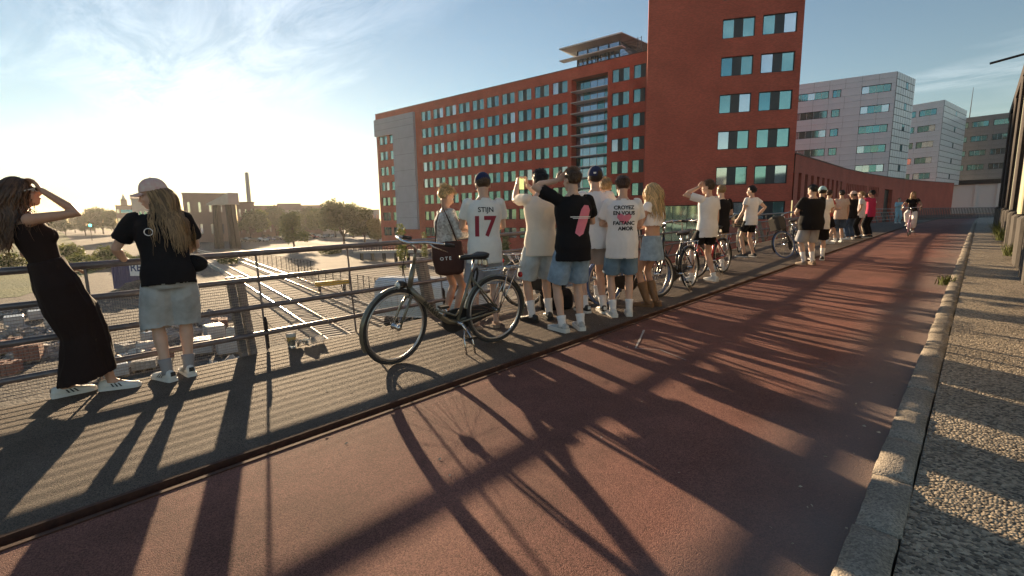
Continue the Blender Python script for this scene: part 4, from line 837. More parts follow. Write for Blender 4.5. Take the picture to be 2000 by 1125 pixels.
def bicycle(label, paint='olive', tyre='rubber', guard=None, rad=.35, step=True, basket=False, carrier=True, steer=0.0, text=None, lever=True, chaincase=True, group='bicycles parked along the railing', seat_h=.93, bag=None, bars='swept'):
    """x = forward, y = left, z = up, origin on the ground between the wheels"""
    root = tag(empty('bicycle'), label, 'bicycle', group); P = MT['paint_' + paint]; guard = guard or paint
    xr, xf = -.50, .60; BB = Vector((-.04, 0, .29)); ST = Vector((-.21, 0, .74)); HT0, HT1 = Vector((.455, 0, .66)), Vector((.40, 0, .90))
    fr = MB(); fr.tube([BB, ST + Vector((-.01, 0, .03))], .018, 8)
    if step: fr.tube([HT0 + Vector((-.005, 0, .03)), (.33, 0, .56), (.18, 0, .40), (.06, 0, .315), BB], [.025, .027, .028, .027, .025], 10)
    else: fr.tube([HT0, BB], .02, 8); fr.tube([HT1 + Vector((.01, 0, -.05)), ST], .017, 8)
    if step: fr.tube([(.24, 0, .47), (-.02, 0, .36), (-.105, 0, .43)], .012, 6)
    fr.tube([HT0, HT1], .024, 10)
    for s in (-1, 1):
        fr.tube([BB + Vector((0, s * .03, 0)), (xr, s * .06, rad)], .011, 6); fr.tube([ST + Vector((0, s * .015, -.02)), (xr, s * .06, rad)], .010, 6)
    fo = fr.build('frame', P, root, smooth=True)
    if text:
        tm = text_mesh(text, .062, .0006, bold=.001); tm.materials.append(MT['black_plastic'] if paint != 'black' else MT['chrome'])
        for s in (1, -1):
            a = math.atan2(.56 - .40, .33 - .18); t = link('lettering', tm, fo, (.335, .029, .535) if s > 0 else (.175, -.029, .375)); t.rotation_euler = Euler((R(90), 0, 0)) if s < 0 else Euler((R(90), 0, R(180)))
            t.rotation_euler = (Matrix.Rotation(-a if s < 0 else -a, 4, 'Y') @ t.rotation_euler.to_matrix().to_4x4()).to_euler(); t.scale = (.92, 1, 1)
    ty, rm, sp, hb = wheel_meshes(rad, tyre)
    def wheel(parent, loc, spin):
        w = link('wheel', ty, parent, loc, (0, spin, 0)); link('rim', rm, w); link('spokes', sp, w); link('hub', hb, w); return w
    wheel(root, (xr, 0, rad), .3)
    # everything that turns with the steering sits under one part
    fk = MB()
    for s in (-1, 1): fk.tube([HT0 + Vector((.005, s * .035, -.06)), (.51, s * .048, .53), (xf, s * .055, rad)], [.014, .013, .009], 7)
    fk.tube([HT0 + Vector((.005, -.045, -.05)), HT0 + Vector((.005, .045, -.05))], .016, 7); fk.tube([HT1, HT1 + Vector((-.03, 0, .14))], .014, 8)
    def st(p):   # rotate about the steering axis
        if not steer: return p
        q = Vector(p) - HT0; ax = (HT1 - HT0).normalized(); return Matrix.Rotation(steer, 3, ax) @ q + HT0
    fk.v = [tuple(st(v)) for v in fk.v]; fko = fk.build('fork', P, root, smooth=True)
    fw = wheel(root, (0, 0, 0), .1); fw.matrix_basis = Matrix.Translation(st((xf, 0, rad))) @ Matrix.Rotation(steer * .95, 4, (HT1 - HT0).normalized()) @ Matrix.Rotation(.4, 4, 'Y')
    hz = seat_h + .17; hbm = MB(); C_ = Vector((.37, 0, 1.05))
    stem = MB().tube([HT1 + Vector((-.02, 0, .08)), (.385, 0, hz - .05), (.44, 0, hz)], .013, 8)
    if bars == 'swept': pts = [(.20, .30, hz - .01), (.30, .29, hz + .01), (.42, .22, hz + .03), (.46, .08, hz + .01), (.45, 0, hz), (.46, -.08, hz + .01), (.42, -.22, hz + .03), (.30, -.29, hz + .01), (.20, -.30, hz - .01)]
    else: pts = [(.36, .32, hz + .02), (.42, .2, hz + .02), (.44, 0, hz), (.42, -.2, hz + .02), (.36, -.32, hz + .02)]
    hbm.tube(pts, .011, 8); hbm.v = [tuple(st(v)) for v in hbm.v + stem.v]; n0 = len(hbm.v) - len(stem.v); hbm.f += [tuple(i + n0 for i in f) for f in stem.f]; hbm.m += [0] * len(stem.f)
    hbo = hbm.build('handlebar', MT['chrome'], root, smooth=True)
    for s in (1, -1):
        a, b = Vector(pts[0]), Vector(pts[1])
        if s < 0: a.y *= -1; b.y *= -1
        g = MB().tube([st(a - (b - a) * .12), st(a.lerp(b, .9))], .017, 8); g.build('grip', MT['black_plastic'], hbo, smooth=True)
        if lever:
            c = Vector(pts[2]); c.y *= s
            MB().tube([st(c), st(c + Vector((-.05, s * .02, -.045))), st(a.lerp(b, .45) + Vector((.02, s * .01, -.06)))], [.009, .007, .005], 6).build('brake_lever', MT['chrome'], hbo, smooth=True)
    MB().tube([st((.44, .05, hz)), st((.53, .07, hz - .02)), st((.56, .05, hz - .2)), st((.50, .03, .72)), st((.47, .03, .62))], .004, 5).build('brake_cable', MT['black_plastic'], hbo, smooth=True)
    lm = MB().lathe([(.012, -.06), (.034, -.03), (.042, .02), (.038, .03)], 12, axis='x'); lm.v = [tuple(st(Vector(v) + Vector((.545, 0, .73)))) for v in lm.v]; l_ = lm.build('head_lamp', MT['black_plastic'], root, smooth=True)
    l2 = MB().lathe([(.036, 0), (.03, .012)], 12, axis='x'); l2.v = [tuple(st(Vector(v) + Vector((.576, 0, .73)))) for v in l2.v]; l2.build('lens', MT['lamp_glass'], l_, smooth=True)
    # saddle
    sd = MB(); sv = []
    for x, w, zt, zb in ((.15, .016, 0, -.03), (.10, .026, .006, -.035), (.02, .045, .004, -.035), (-.05, .085, .010, -.04), (-.10, .105, .022, -.045), (-.135, .09, .02, -.04), (-.15, .04, .008, -.03)):
        for k in range(10):
            a = 6.28319 * k / 10; sv.append((-.235 + x, w * math.cos(a), seat_h + (zt + (zt - zb) * .0 + .012 * math.sin(a) if math.sin(a) > 0 else zt + (zt - zb) * math.sin(a))))
    sd.add(sv, [(i * 10 + k, i * 10 + (k + 1) % 10, (i + 1) * 10 + (k + 1) % 10, (i + 1) * 10 + k) for i in range(6) for k in range(10)] + [tuple(range(9, -1, -1)), tuple(60 + k for k in range(10))])
    so = sd.build('saddle', MT['saddle_black'], root, smooth=True); MB().tube([ST + Vector((0, 0, -.03)), (-.24, 0, seat_h - .03)], .013, 8).build('seat_post', MT['chrome'], so, smooth=True)
    for s in (-1, 1): MB().lathe([(.022, 0), (.026, .02), (.022, .07), (.026, .075)], 8, (-.345, s * .05, seat_h - .11)).build('spring', MT['chrome'], so)
    # mudguards
    def guard_mesh(c, a0, a1, r, w=.026):
        m = MB(); n = 18; v = []
        for i in range(n + 1):
            a = a0 + (a1 - a0) * i / n
            for q, dr in ((-w, -.012), (-w * .5, 0), (w * .5, 0), (w, -.012)): v.append(((r + dr) * math.cos(a), q, (r + dr) * math.sin(a)))
        m.add([(c[0] + x, c[1] + y, c[2] + z) for x, y, z in v], [(i * 4 + k, i * 4 + k + 1, (i + 1) * 4 + k + 1, (i + 1) * 4 + k) for i in range(n) for k in range(3)]); return m
    guard_mesh((xr, 0, rad), R(10), R(195), rad + .022).build('mudguard', MT['paint_' + guard], root, smooth=True)
    gm = guard_mesh((xf, 0, rad), R(-25), R(118), rad + .022); gm.v = [tuple(st(v)) for v in gm.v]; gm.build('mudguard', MT['paint_' + guard], root, smooth=True)
    if chaincase:
        m = MB(); v = []; prof = [(BB.x + .13 * math.cos(a), BB.z + .12 * math.sin(a)) for a in [R(t) for t in range(-90, 91, 20)]] + [(xr + .06 * math.cos(a), rad + .06 * math.sin(a)) for a in [R(t) for t in range(90, 271, 30)]]
        for y in (-.045, -.075): v += [(x, y, z) for x, z in prof]
        n = len(prof); m.add(v, [tuple(range(n)), tuple(range(2 * n - 1, n - 1, -1))] + [(i, n + i, n + (i + 1) % n, (i + 1) % n) for i in range(n)]); m.build('chain_case', MT['black_plastic'], root)
    cr = MB().tube([BB + Vector((0, -.1, 0)), BB + Vector((0, .1, 0))], .016, 8).build('crank', MT['chrome'], root, smooth=True)
    for s, a in ((-1, R(60)), (1, R(240))):
        e = BB + Vector((.165 * math.cos(a), s * .1, .165 * math.sin(a))); MB().tube([BB + Vector((0, s * .095, 0)), e], .010, 6).build('crank_arm', MT['chrome'], cr, smooth=True)
        MB().box(e.x - .045, e.x + .045, e.y + s * .02 - .04, e.y + s * .02 + .04, e.z - .012, e.z + .012).build('pedal', MT['black_plastic'], cr)
    if carrier:
        m = MB(); zc = rad * 2 + .075
        m.tube([(-.30, .055, zc), (-.78, .06, zc), (-.80, 0, zc), (-.78, -.06, zc), (-.30, -.055, zc)], .007, 6)
        for x in (-.42, -.54, -.66): m.tube([(x, -.058, zc), (x, .058, zc)], .005, 5)
        for s in (-1, 1): m.tube([(xr, s * .065, rad), (-.62, s * .06, zc)], .006, 5); m.tube([(xr, s * .065, rad), (-.74, s * .06, zc)], .006, 5)
        m.build('carrier', MT['chrome'], root, smooth=True); MB().lathe([(.03, 0), (.032, .02), (.02, .03)], 10, (-.83, 0, zc - .09), 'x').build('rear_light', MT['red_lens'], root)
        lk = MB().tube([(-.29, -.02, .80), (-.33, -.07, .74), (-.30, -.075, .60), (-.27, -.06, .55), (-.245, -.05, .66), (-.26, -.02, .78)], .012, 6, closed=True); lk.build('lock', MT['black_plastic'], root, smooth=True)
    ks = MB().tube([(-.08, .06, .27), (-.12, .16, .13), (-.12, .20, .008)], .009, 6); ks.tube([(-.08, .06, .27), (-.05, .12, .14), (-.03, .19, .008)], .009, 6); ks.build('kickstand', MT['chrome'], root, smooth=True)
    if basket:
        m = MB()
        for z, w in ((1.0, .20), (.93, .19), (.86, .185), (.79, .18)): m.tube([(.50, -w, z), (.80, -w, z), (.80, w, z), (.50, w, z)], .006, 5, closed=True)
        for i in range(5):
            for s in (-1, 1): m.tube([(.50 + .075 * i, s * .20, 1.0), (.51 + .07 * i, s * .18, .79)], .004, 4)
        for i in range(6): m.tube([(.80, -.2 + .08 * i, 1.0), (.795, -.18 + .072 * i, .79)], .004, 4); m.tube([(.51, -.18 + .072 * i, .79), (.795, -.18 + .072 * i, .79)], .004, 4)
        m.v = [tuple(st(v)) for v in m.v]; m.build('basket', MT['pallet_wood'], root, smooth=True)
    if bag:
        m = MB().bevbox(.52, .80, -.17, .17, .74, 1.1, .05); m.v = [tuple(st(v)) for v in m.v]; m.build('front_bag', pm(*bag), root)
    return root
def park(b, front_px, rear_px, lean=0.06):
    """stand the bicycle so its wheels touch the deck at the two pixels (front and rear tyre contact)"""
    f, r = on_deck(*front_px), on_deck(*rear_px); d = (f - r); d.z = 0; d.normalize(); mid = r + d * .5
    b.location = (mid.x, mid.y, zdeck(mid.y)); b.rotation_euler = Euler((lean, -math.atan(.015 * d.y), math.atan2(d.y, d.x)), 'XYZ'); return b
park(bicycle('olive grey step-through bicycle with chrome bars standing alone before the railing', 'olive', text='BATAVUS', steer=R(14), guard='olive', rad=.352), (757, 714), (968, 668), -.05)
park(bicycle('black bicycle leaning behind the blonde woman in boots, in front of the red bicycle', 'black', steer=R(-20)), (1238, 596), (1348, 562), .07)
park(bicycle('red bicycle with black mudguards behind the black bicycle', 'red', guard='black', steer=R(-25)), (1300, 556), (1412, 533), .07)
park(bicycle('bicycle with light blue tyres, its wheel showing beside the brown boots', 'dark', 'tyre_blue', guard='blue', steer=R(10)), (1262, 582), (1180, 596), .05)
park(bicycle('cream bicycle with a front basket behind the man in black shorts', 'cream', basket=True, steer=R(10), bag=('bag_fabric', (.05, .045, .04), .9)), (1412, 500), (1470, 488), .05)
park(bicycle('bicycle with blue tyres leaning beside the man in the wide black shirt', 'dark', 'tyre_blue', guard='black', steer=R(-30), bag=('bag_fabric', (.05, .045, .04), .9)), (1522, 508), (1560, 497), .16)
park(bicycle('dark bicycle half hidden behind the men with the raised phone', 'black', steer=R(8)), (1125, 592), (1025, 600), .06)
CYB = bicycle('bicycle with a pale pink frame ridden towards the camera on the red path', 'pinkw', tyre='rubber', group='bicycles in use', rad=.33, carrier=True)
park(CYB, (1767, 467), (1777, 459), 0.0)
# ================================================================== people
import bmesh
from mathutils.bvhtree import BVHTree
def V(*a): return Vector(a)
def remesh(mb, name, mats, voxel, smooth=2, fac=.5):
    me = mb.mesh(name, mats); o = bpy.data.objects.new('tmp', me); COL.objects.link(o)
    r = o.modifiers.new('r', 'REMESH'); r.mode = 'VOXEL'; r.voxel_size = voxel; r.use_smooth_shade = True
    if smooth: s = o.modifiers.new('s', 'SMOOTH'); s.factor = fac; s.iterations = smooth
    dg = bpy.context.evaluated_depsgraph_get(); out = bpy.data.meshes.new_from_object(o.evaluated_get(dg)); out.name = name
    bpy.data.objects.remove(o); bpy.data.meshes.remove(me)
    out.polygons.foreach_set('use_smooth', [True] * len(out.polygons)); return out
def wrinkle(me, amp, scale, seed, stretch=(1, 1, .55)):
    n = len(me.vertices); co = np.empty(n * 3, 'f'); me.vertices.foreach_get('co', co); co = co.reshape(-1, 3); no = np.empty(n * 3, 'f'); me.vertex_normals.foreach_get('vector', no); no = no.reshape(-1, 3)
    o = Vector((seed * 3.7, seed * 1.3, seed * .7)); d = np.empty(n, 'f'); st = np.array(stretch) * scale
    for i in range(n):
        p = co[i] * st; v = Vector((float(p[0]), float(p[1]), float(p[2]))) + o
        a = mnoise.noise(v); b = mnoise.noise(v * 2.3 + Vector((a * 2, 0, 0))); d[i] = (1 - abs(a) * 2.2) * .65 + b * .45
    co += no * (d * amp)[:, None]; me.vertices.foreach_set('co', co.ravel()); me.update()
def cut_open(me, opens, tol):
    bm = bmesh.new(); bm.from_mesh(me); bm.normal_update(); kill = []
    for f in bm.faces:
        c = f.calc_center_median()
        for (p, d, r) in opens:
            q = c - p
            if abs(q.dot(d)) < tol and (q - d * q.dot(d)).length < r and f.normal.dot(d) > .55: kill.append(f); break
    bmesh.ops.delete(bm, geom=kill, context='FACES'); bm.to_mesh(me); bm.free()
    me.polygons.foreach_set('use_smooth', [True] * len(me.polygons)); return me
def ik(S, T, a, b, hint):
    d = T - S; L = d.length
    if L > (a + b) * .995: T = S + d * ((a + b) * .995 / L); d = T - S; L = d.length
    L = max(L, abs(a - b) + .02); u = d.normalized(); x = (a * a - b * b + L * L) / (2 * L); h = math.sqrt(max(a * a - x * x, 0)); n = hint - u * hint.dot(u)
    n = n.normalized() if n.length > 1e-5 else u.orthogonal().normalized(); return S + u * x + n * h, T
def loft(mb, rings, n=20, sq=2.3):
    """rings: (centre, right vec, fwd vec, half width, half depth)"""
    v = []
    for c, r, f, w, d in rings:
        for k in range(n):
            a = 6.28319 * k / n; ca, sa = math.cos(a), math.sin(a); e = 2.0 / sq
            v.append(c + r * (math.copysign(abs(ca) ** e, ca) * w) + f * (math.copysign(abs(sa) ** e, sa) * d))
    m = len(rings); mb.add(v, [(i * n + k, i * n + (k + 1) % n, (i + 1) * n + (k + 1) % n, (i + 1) * n + k) for i in range(m - 1) for k in range(n)] + [tuple(range(n - 1, -1, -1)), tuple((m - 1) * n + k for k in range(n))])
def cloth(name, col, rough=.85, var=.06, bump=.25, col2=None, scale=5): return pm('cloth_' + name, col, rough, 0, var=var, scale=scale, bump=bump, bscale=220, bdist=.002, spec=.2, col2=col2)
cloth('white', (.80, .79, .80)); cloth('cream', (.78, .72, .63)); cloth('black', (.012, .011, .013)); cloth('offwhite', (.78, .77, .74))
cloth('denim', (.26, .36, .47), var=.25, scale=9); cloth('denim_light', (.47, .54, .58), var=.2, scale=8); cloth('denim_grey', (.42, .45, .47), var=.2, scale=7); cloth('denim_dark', (.07, .11, .19), var=.3, scale=9); cloth('greyblue', (.36, .38, .44)); cloth('grey', (.40, .41, .44)); cloth('beige', (.50, .40, .36)); cloth('sand', (.55, .47, .38))
cloth('dress', (.022, .013, .012)); grain('cloth_lace', (.40, .36, .33), (.78, .75, .71), cell=48, bump=.6, bdist=.006, rough=.9); cloth('red', (.50, .10, .09)); cloth('magenta', (.55, .045, .12)); cloth('navy', (.03, .04, .10)); cloth('pinkcap', (.62, .38, .36), col2=(.66, .58, .52), scale=28); cloth('ltblue', (.38, .58, .66)); cloth('brownbag', (.075, .035, .028)); cloth('stripe', (.62, .42, .36), col2=(.68, .60, .50), scale=20); cloth('sock_grey', (.30, .29, .30)); cloth('olive', (.12, .12, .08)); cloth('teal', (.17, .26, .35), var=.2, scale=9)
pm('shoe_white', (.68, .68, .66), .55, var=.06); pm('shoe_black', (.02, .02, .022), .5, var=.1); pm('shoe_grey', (.42, .43, .43), .5, var=.25, scale=25); pm('boot_brown', (.22, .12, .06), .55, var=.2, scale=14, bump=.3, bscale=30, bdist=.004); pm('sandal', (.30, .22, .16), .7); pm('print_red', (.30, .03, .05), .8, var=.05); pm('print_pink', (.75, .22, .30), .8, var=.1); pm('print_black', (.02, .02, .025), .8, var=0); pm('print_white', (.78, .77, .76), .8, var=0); pm('phone', (.015, .015, .018), .2, var=0); pm('phone_case', (.6, .6, .62), .4, var=0)
scr = bpy.data.materials.new('phone_screen'); scr.use_nodes = True; _b = scr.node_tree.nodes['Principled BSDF']; _b.inputs['Base Color'].default_value = (.25, .28, .12, 1); _b.inputs['Emission Color'].default_value = (.55, .6, .22, 1); _b.inputs['Emission Strength'].default_value = .5; MT['phone_screen'] = scr
for n_, c_ in dict(fair=(.62, .40, .30), tan=(.50, .29, .20), pale=(.66, .45, .36), mid=(.44, .26, .18)).items():
    m_ = pm('skin_' + n_, c_, .5, 0, var=.08, scale=9, bump=.08, bscale=300, bdist=.001, spec=.4); b_ = m_.node_tree.nodes['Principled BSDF']; b_.inputs['Subsurface Weight'].default_value = .12; b_.inputs['Subsurface Radius'].default_value = (.02, .008, .004)
pm('lip', (.42, .16, .14), .5, var=0); pm('eye_white', (.7, .68, .66), .2, var=0); pm('iris', (.03, .02, .015), .15, var=0)
def hairmat(name, c):
    m = bpy.data.materials.new(name); m.use_nodes = True; nt = m.node_tree; N = nt.nodes; L = nt.links; b = N['Principled BSDF']; b.inputs['Roughness'].default_value = .4; b.inputs['Specular IOR Level'].default_value = .55
    g = N.new('ShaderNodeNewGeometry'); mx = N.new('ShaderNodeMix'); mx.data_type = 'RGBA'; mx.inputs['A'].default_value = (*[q * .5 for q in c], 1); mx.inputs['B'].default_value = (*[min(1, q * 1.5) for q in c], 1)
    L.new(g.outputs['Random Per Island'], mx.inputs['Factor']); L.new(mx.outputs['Result'], b.inputs['Base Color'])
    tr = N.new('ShaderNodeBsdfTranslucent'); L.new(mx.outputs['Result'], tr.inputs[0]); ms = N.new('ShaderNodeMixShader'); ms.inputs[0].default_value = .25; L.new(b.outputs[0], ms.inputs[1]); L.new(tr.outputs[0], ms.inputs[2]); L.new(ms.outputs[0], N['Material Output'].inputs[0]); MT[name] = m
for n_, c_ in dict(dark=(.022, .014, .010), black=(.012, .010, .010), brown=(.12, .068, .036), blond=(.62, .44, .22), dirty=(.32, .20, .095), auburn=(.12, .06, .032), sandy=(.42, .27, .13)).items(): hairmat('hair_' + n_, c_)
# ---------------------------------------------------------------- shared shoe meshes
def shoe_mesh(kind):
    prof = [(-.088, .022, .070), (-.075, .032, .088), (-.03, .037, .098), (.02, .039, .090), (.06, .042, .074), (.11, .046, .058), (.155, .045, .050), (.185, .036, .043), (.203, .014, .034)]
    m = MB(); v = []; n = 12
    for y, w, h in prof:
        for k in range(n):
            a = 6.28319 * k / n; c, s = math.cos(a), math.sin(a); v.append((w * math.copysign(abs(c) ** .8, c), y, .022 + (h - .022) * max(0, s) ** .8 if s > 0 else .02))
    m.add(v, [(i * n + k, (i + 1) * n + k, (i + 1) * n + (k + 1) % n, i * n + (k + 1) % n) for i in range(len(prof) - 1) for k in range(n)] + [tuple(range(n)), tuple((len(prof) - 1) * n + k for k in range(n - 1, -1, -1))])
    so = MB(); out = [(w + .007, y) for y, w, h in prof]; poly = [(w, y) for w, y in out] + [(-w, y) for w, y in out[::-1]]; t = .028 if kind != 'chunky' else .042
    so.prism([(p[0], p[1] * 1.02) for p in poly], 0.002, t); return m, so
SHOE = {}
def shoe(parent, kind, upper, sole, loc, yaw, k, stripes=None):
    key = (kind, upper, sole)
    if key not in SHOE: a, b = shoe_mesh(kind); SHOE[key] = (a.mesh('shoe', MT[upper], True), b.mesh('sole', MT[sole]))
    me, so = SHOE[key]; o = link('shoe', me, parent, loc, (0, 0, yaw)); o.scale = (k * 1.05,) * 3; link('sole', so, o)
    if stripes:
        if 'st' not in SHOE:
            m = MB()
            for s in (-1, 1):
                for i in range(3): y = .015 + .028 * i; w = .0425 + .002 * i; m.add([(s * (w + .001), y, .03), (s * (w + .001), y + .012, .03), (s * (w - .012), y - .012, .072 - .006 * i), (s * (w - .012), y - .024, .072 - .006 * i)], [(0, 1, 2, 3), (3, 2, 1, 0)])
            m.add([(-.02, -.0905, .05), (.02, -.0905, .05), (.018, -.086, .085), (-.018, -.086, .085)], [(0, 1, 2, 3)]); SHOE['st'] = m
        link('stripe', SHOE['st'].mesh('stripe', MT[stripes]), o)
    return o
# ---------------------------------------------------------------- the figure
def hand(mb, W, hd, pn, side, curl, k=1.0, spread=.12):
    """palm and five fingers; hd = direction of the hand, pn = palm normal, side=+1 when the thumb is on +across"""
    hd = hd.normalized(); pn = (pn - hd * pn.dot(hd)).normalized(); ac = hd.cross(pn) * side
    rot = Matrix((ac, hd, pn)).transposed(); mb.ellipsoid(W + hd * .048 * k, (.040 * k, .054 * k, .0165 * k), 10, 8, rot)
    for i, (x, L) in enumerate(((.029, .078), (.010, .088), (-.009, .082), (-.027, .064))):
        c = curl + .06 * i; p = W + hd * .088 * k + ac * x * k; d = (hd + ac * (x * spread * 6)).normalized(); pts = [p - hd * .02 * k, p]; ang = 0.0
        for seg in (.42, .33, .25): ang += c; q = d * math.cos(ang) + pn * math.sin(ang); p = p + q * (L * seg * k); pts.append(p)
        mb.tube(pts, [.0095 * k, .0098 * k, .0092 * k, .0085 * k, .007 * k], 7)
    t0 = W + hd * .022 * k + ac * .03 * k; d1 = (hd * .62 + ac * .70 + pn * .30).normalized(); t1 = t0 + d1 * .038 * k; d2 = (hd * .85 + ac * .22 + pn * (.25 + .5 * min(curl, 1))).normalized()
    mb.tube([t0 - d1 * .02 * k, t0, t1, t1 + d2 * .03 * k, t1 + d2 * .052 * k], [.013 * k, .0135 * k, .011 * k, .010 * k, .0075 * k], 7)
PEOPLE = 0
def person(label, px=None, az=71, H=1.8, fem=False, skin='fair', top=None, bottom=None, shoes=None, hair=None, cap=None, head=(0, 0), lean=(0, 0), twist=0, pel=(0, 0, 0), L=None, Rr=None, feet=None, bulk=.95, near=True, group='people watching at the railing', at=None, pelz=None, ankles=None, fat=0.0, rot=None):
    global PEOPLE; PEOPLE += 1; seed = PEOPLE; rs = random.Random(seed); k = H / 1.745
    vox = .0075 if near else .0105; cvx = .012 if near else .016
    # skeleton, in metres, facing +Y, right hand on +X
    feet = feet or ((-.10, .0, 8), (.10, .0, -8)); pc = V(pel[0], pel[1], (pelz if pelz is not None else .935 + pel[2])) * k
    sp = V(math.sin(R(lean[1])), math.sin(R(lean[0])), 0); sp.z = math.sqrt(max(.05, 1 - sp.x ** 2 - sp.y ** 2)); sp.normalize()
    tw = R(twist); r0 = V(1, 0, 0); r1 = V(math.cos(tw), math.sin(tw), 0); r1 = (r1 - sp * r1.dot(sp)).normalized(); r0 = (r0 - sp * r0.dot(sp) * .5).normalized()
    at_ = lambda t: pc + sp * (t * k); rt_ = lambda t: r0.lerp(r1, min(1, max(0, t / .45))).normalized(); fw_ = lambda t: sp.cross(rt_(t)).normalized()
    sh = (.182 if not fem else .158) * k * bulk; S = [at_(.475) - r1 * sh, at_(.475) + r1 * sh]; hj = [pc - r0 * .088 * k - sp * .02, pc + r0 * .088 * k - sp * .02]
    body = MB()
    wz = (lambda *a: [x * bulk for x in a])
    if not fem: TR = [(-.13, .10, .085), (-.09, .150, .112), (-.02, .166, .118), (.10, .145, .105), (.20, .150, .108), (.32, .170, .118), (.42, .178, .112), (.475, .150, .090), (.515, .085, .066), (.545, .058, .058)]
    else: TR = [(-.13, .10, .09), (-.09, .160, .118), (-.03, .172, .120), (.10, .128, .095), (.18, .122, .092), (.30, .142, .112), (.36, .148, .118), (.43, .150, .092), (.475, .120, .075), (.515, .066, .055), (.545, .046, .047)]
    TR = [(t, (w * (1 + fat * (1 if t < .35 else .3))) * bulk, (d * (1 + fat * 1.3 * (1 if t < .3 else .3))) * (bulk * .5 + .5)) for t, w, d in TR]
    loft(body, [(at_(t), rt_(t), fw_(t), w * k, d * k) for t, w, d in TR], 18, 2.15)
    if fem:
        for s in (-1, 1): body.ellipsoid(at_(.335) + rt_(.33) * (s * .062 * k) + fw_(.33) * .075 * k, (.058 * k, .055 * k, .058 * k), 10, 8)
    # head frame first: raised hands are aimed at it
    nb = at_(.53); hy, hp = R(head[0]), R(head[1]); Hm = Euler((hp, 0, tw + hy), 'XYZ').to_matrix(); hc = nb + sp * .045 * k + V(0, 0, .098 * k) + Hm @ V(0, .018 * k, 0); hs = k * (1.0 if not fem else .95)
    hp_ = lambda x, y, z: hc + Hm @ (V(x, y, z) * hs)
    # arms
    ua, fa = .292 * k, .262 * k; arms = []
    for i, (h_, s) in enumerate(((L, -1), (Rr, 1))):
        h_ = h_ or {}; T = V(*h_.get('to', (s * .25, .05, .80))) * k
        if 'head' in h_: T = hp_(*h_['head'])
        hint = V(*h_.get('hint', (s * .35, -.6, -.2))); E_, T = ik(S[i], T, ua, fa, hint); arms.append((S[i], E_, T, h_))
        g = bulk if not fem else .82
        body.ellipsoid(S[i] + (E_ - S[i]).normalized() * .01, (.056 * k * g, .058 * k * g, .058 * k * g), 10, 8)
        body.tube([S[i] + r1 * (-s * .03), S[i].lerp(E_, .12), S[i].lerp(E_, .5), E_, E_.lerp(T, .28), E_.lerp(T, .65), T], [q * k * g for q in (.050, .052, .046, .037, .041, .034, .0265)], 10)
        hd = V(*h_['hd']) if 'hd' in h_ else (T - E_).normalized(); pn = V(*h_['pn']) if 'pn' in h_ else V(-s, .15, 0)
        if abs(pn.normalized().dot(hd.normalized())) > .95: pn = pn + V(0, .5, .5)
        c0 = hd.cross(pn); th = V(*h_['thumb']) if 'thumb' in h_ else V(0, 1, .3); sd = 1 if c0.dot(th) > 0 else -1
        hand(body, T, hd, pn, sd, h_.get('curl', .42), k * (.95 if not fem else .86))
    # legs
    tl, sl = .445 * k, .425 * k; legs = []
    for i in (0, 1):
        f = feet[i]; A = V(*ankles[i]) * k if ankles else V(f[0], f[1], .088) * k; K_, A = ik(hj[i], A, tl, sl, V((-.12, .12)[i] + .3 * math.sin(R(-f[2])), 1, .1)); legs.append((hj[i], K_, A, R(f[2]))); g = (1.0 if not fem else .95) * (1 + fat * .6)
        body.tube([hj[i] + sp * .02, hj[i].lerp(K_, .15), hj[i].lerp(K_, .5), hj[i].lerp(K_, .88), K_, K_.lerp(A, .12), K_.lerp(A, .32), K_.lerp(A, .65), A], [q * k * g for q in (.078, .084, .072, .054, .052, .049, .055, .041, .034)], 12)
        fd = V(-math.sin(R(f[2])), math.cos(R(f[2])), 0); body.tube([A - fd * .035 * k + V(0, 0, -.035), A + V(0, 0, -.015) * k, A + fd * .07 * k + V(0, 0, -.048) * k, A + fd * .135 * k + V(0, 0, -.062) * k], [q * k for q in (.028, .036, .030, .020)], 8)
    # head
    body.tube([at_(.49), nb + fw_(.5) * .0, hp_(0, -.012, -.05), hp_(0, .0, 0)], [q * k * (1 if not fem else .85) for q in (.066, .056, .052, .05)], 12)
    body.ellipsoid(hp_(0, -.012, .035), (.077 * hs, .096 * hs, .088 * hs), 16, 12, Hm); body.ellipsoid(hp_(0, .022, -.03), (.064 * hs, .070 * hs, .086 * hs), 14, 12, Hm)
    body.ellipsoid(hp_(0, .05, -.088), (.036 * hs, .036 * hs, .028 * hs), 10, 8, Hm); body.ellipsoid(hp_(0, .072, .022), (.05 * hs, .02 * hs, .016 * hs), 10, 8, Hm)
    body.tube([hp_(0, .084, .012), hp_(0, .098, -.012), hp_(0, .112, -.034), hp_(0, .092, -.043)], [q * hs for q in (.008, .010, .0135, .010)], 8)
    body.ellipsoid(hp_(0, .086, -.066), (.026 * hs, .012 * hs, .012 * hs), 10, 8, Hm)
    for s in (-1, 1): body.ellipsoid(hp_(s * .077, -.008, -.008), (.010 * hs, .020 * hs, .032 * hs), 8, 8, Hm); body.ellipsoid(hp_(s * .036, .062, -.03), (.024 * hs, .022 * hs, .02 * hs), 8, 6, Hm)
    me = remesh(body, 'person', MT['skin_' + skin], vox, 2, .45)
    root = tag(link('person', me), label, 'person', group)
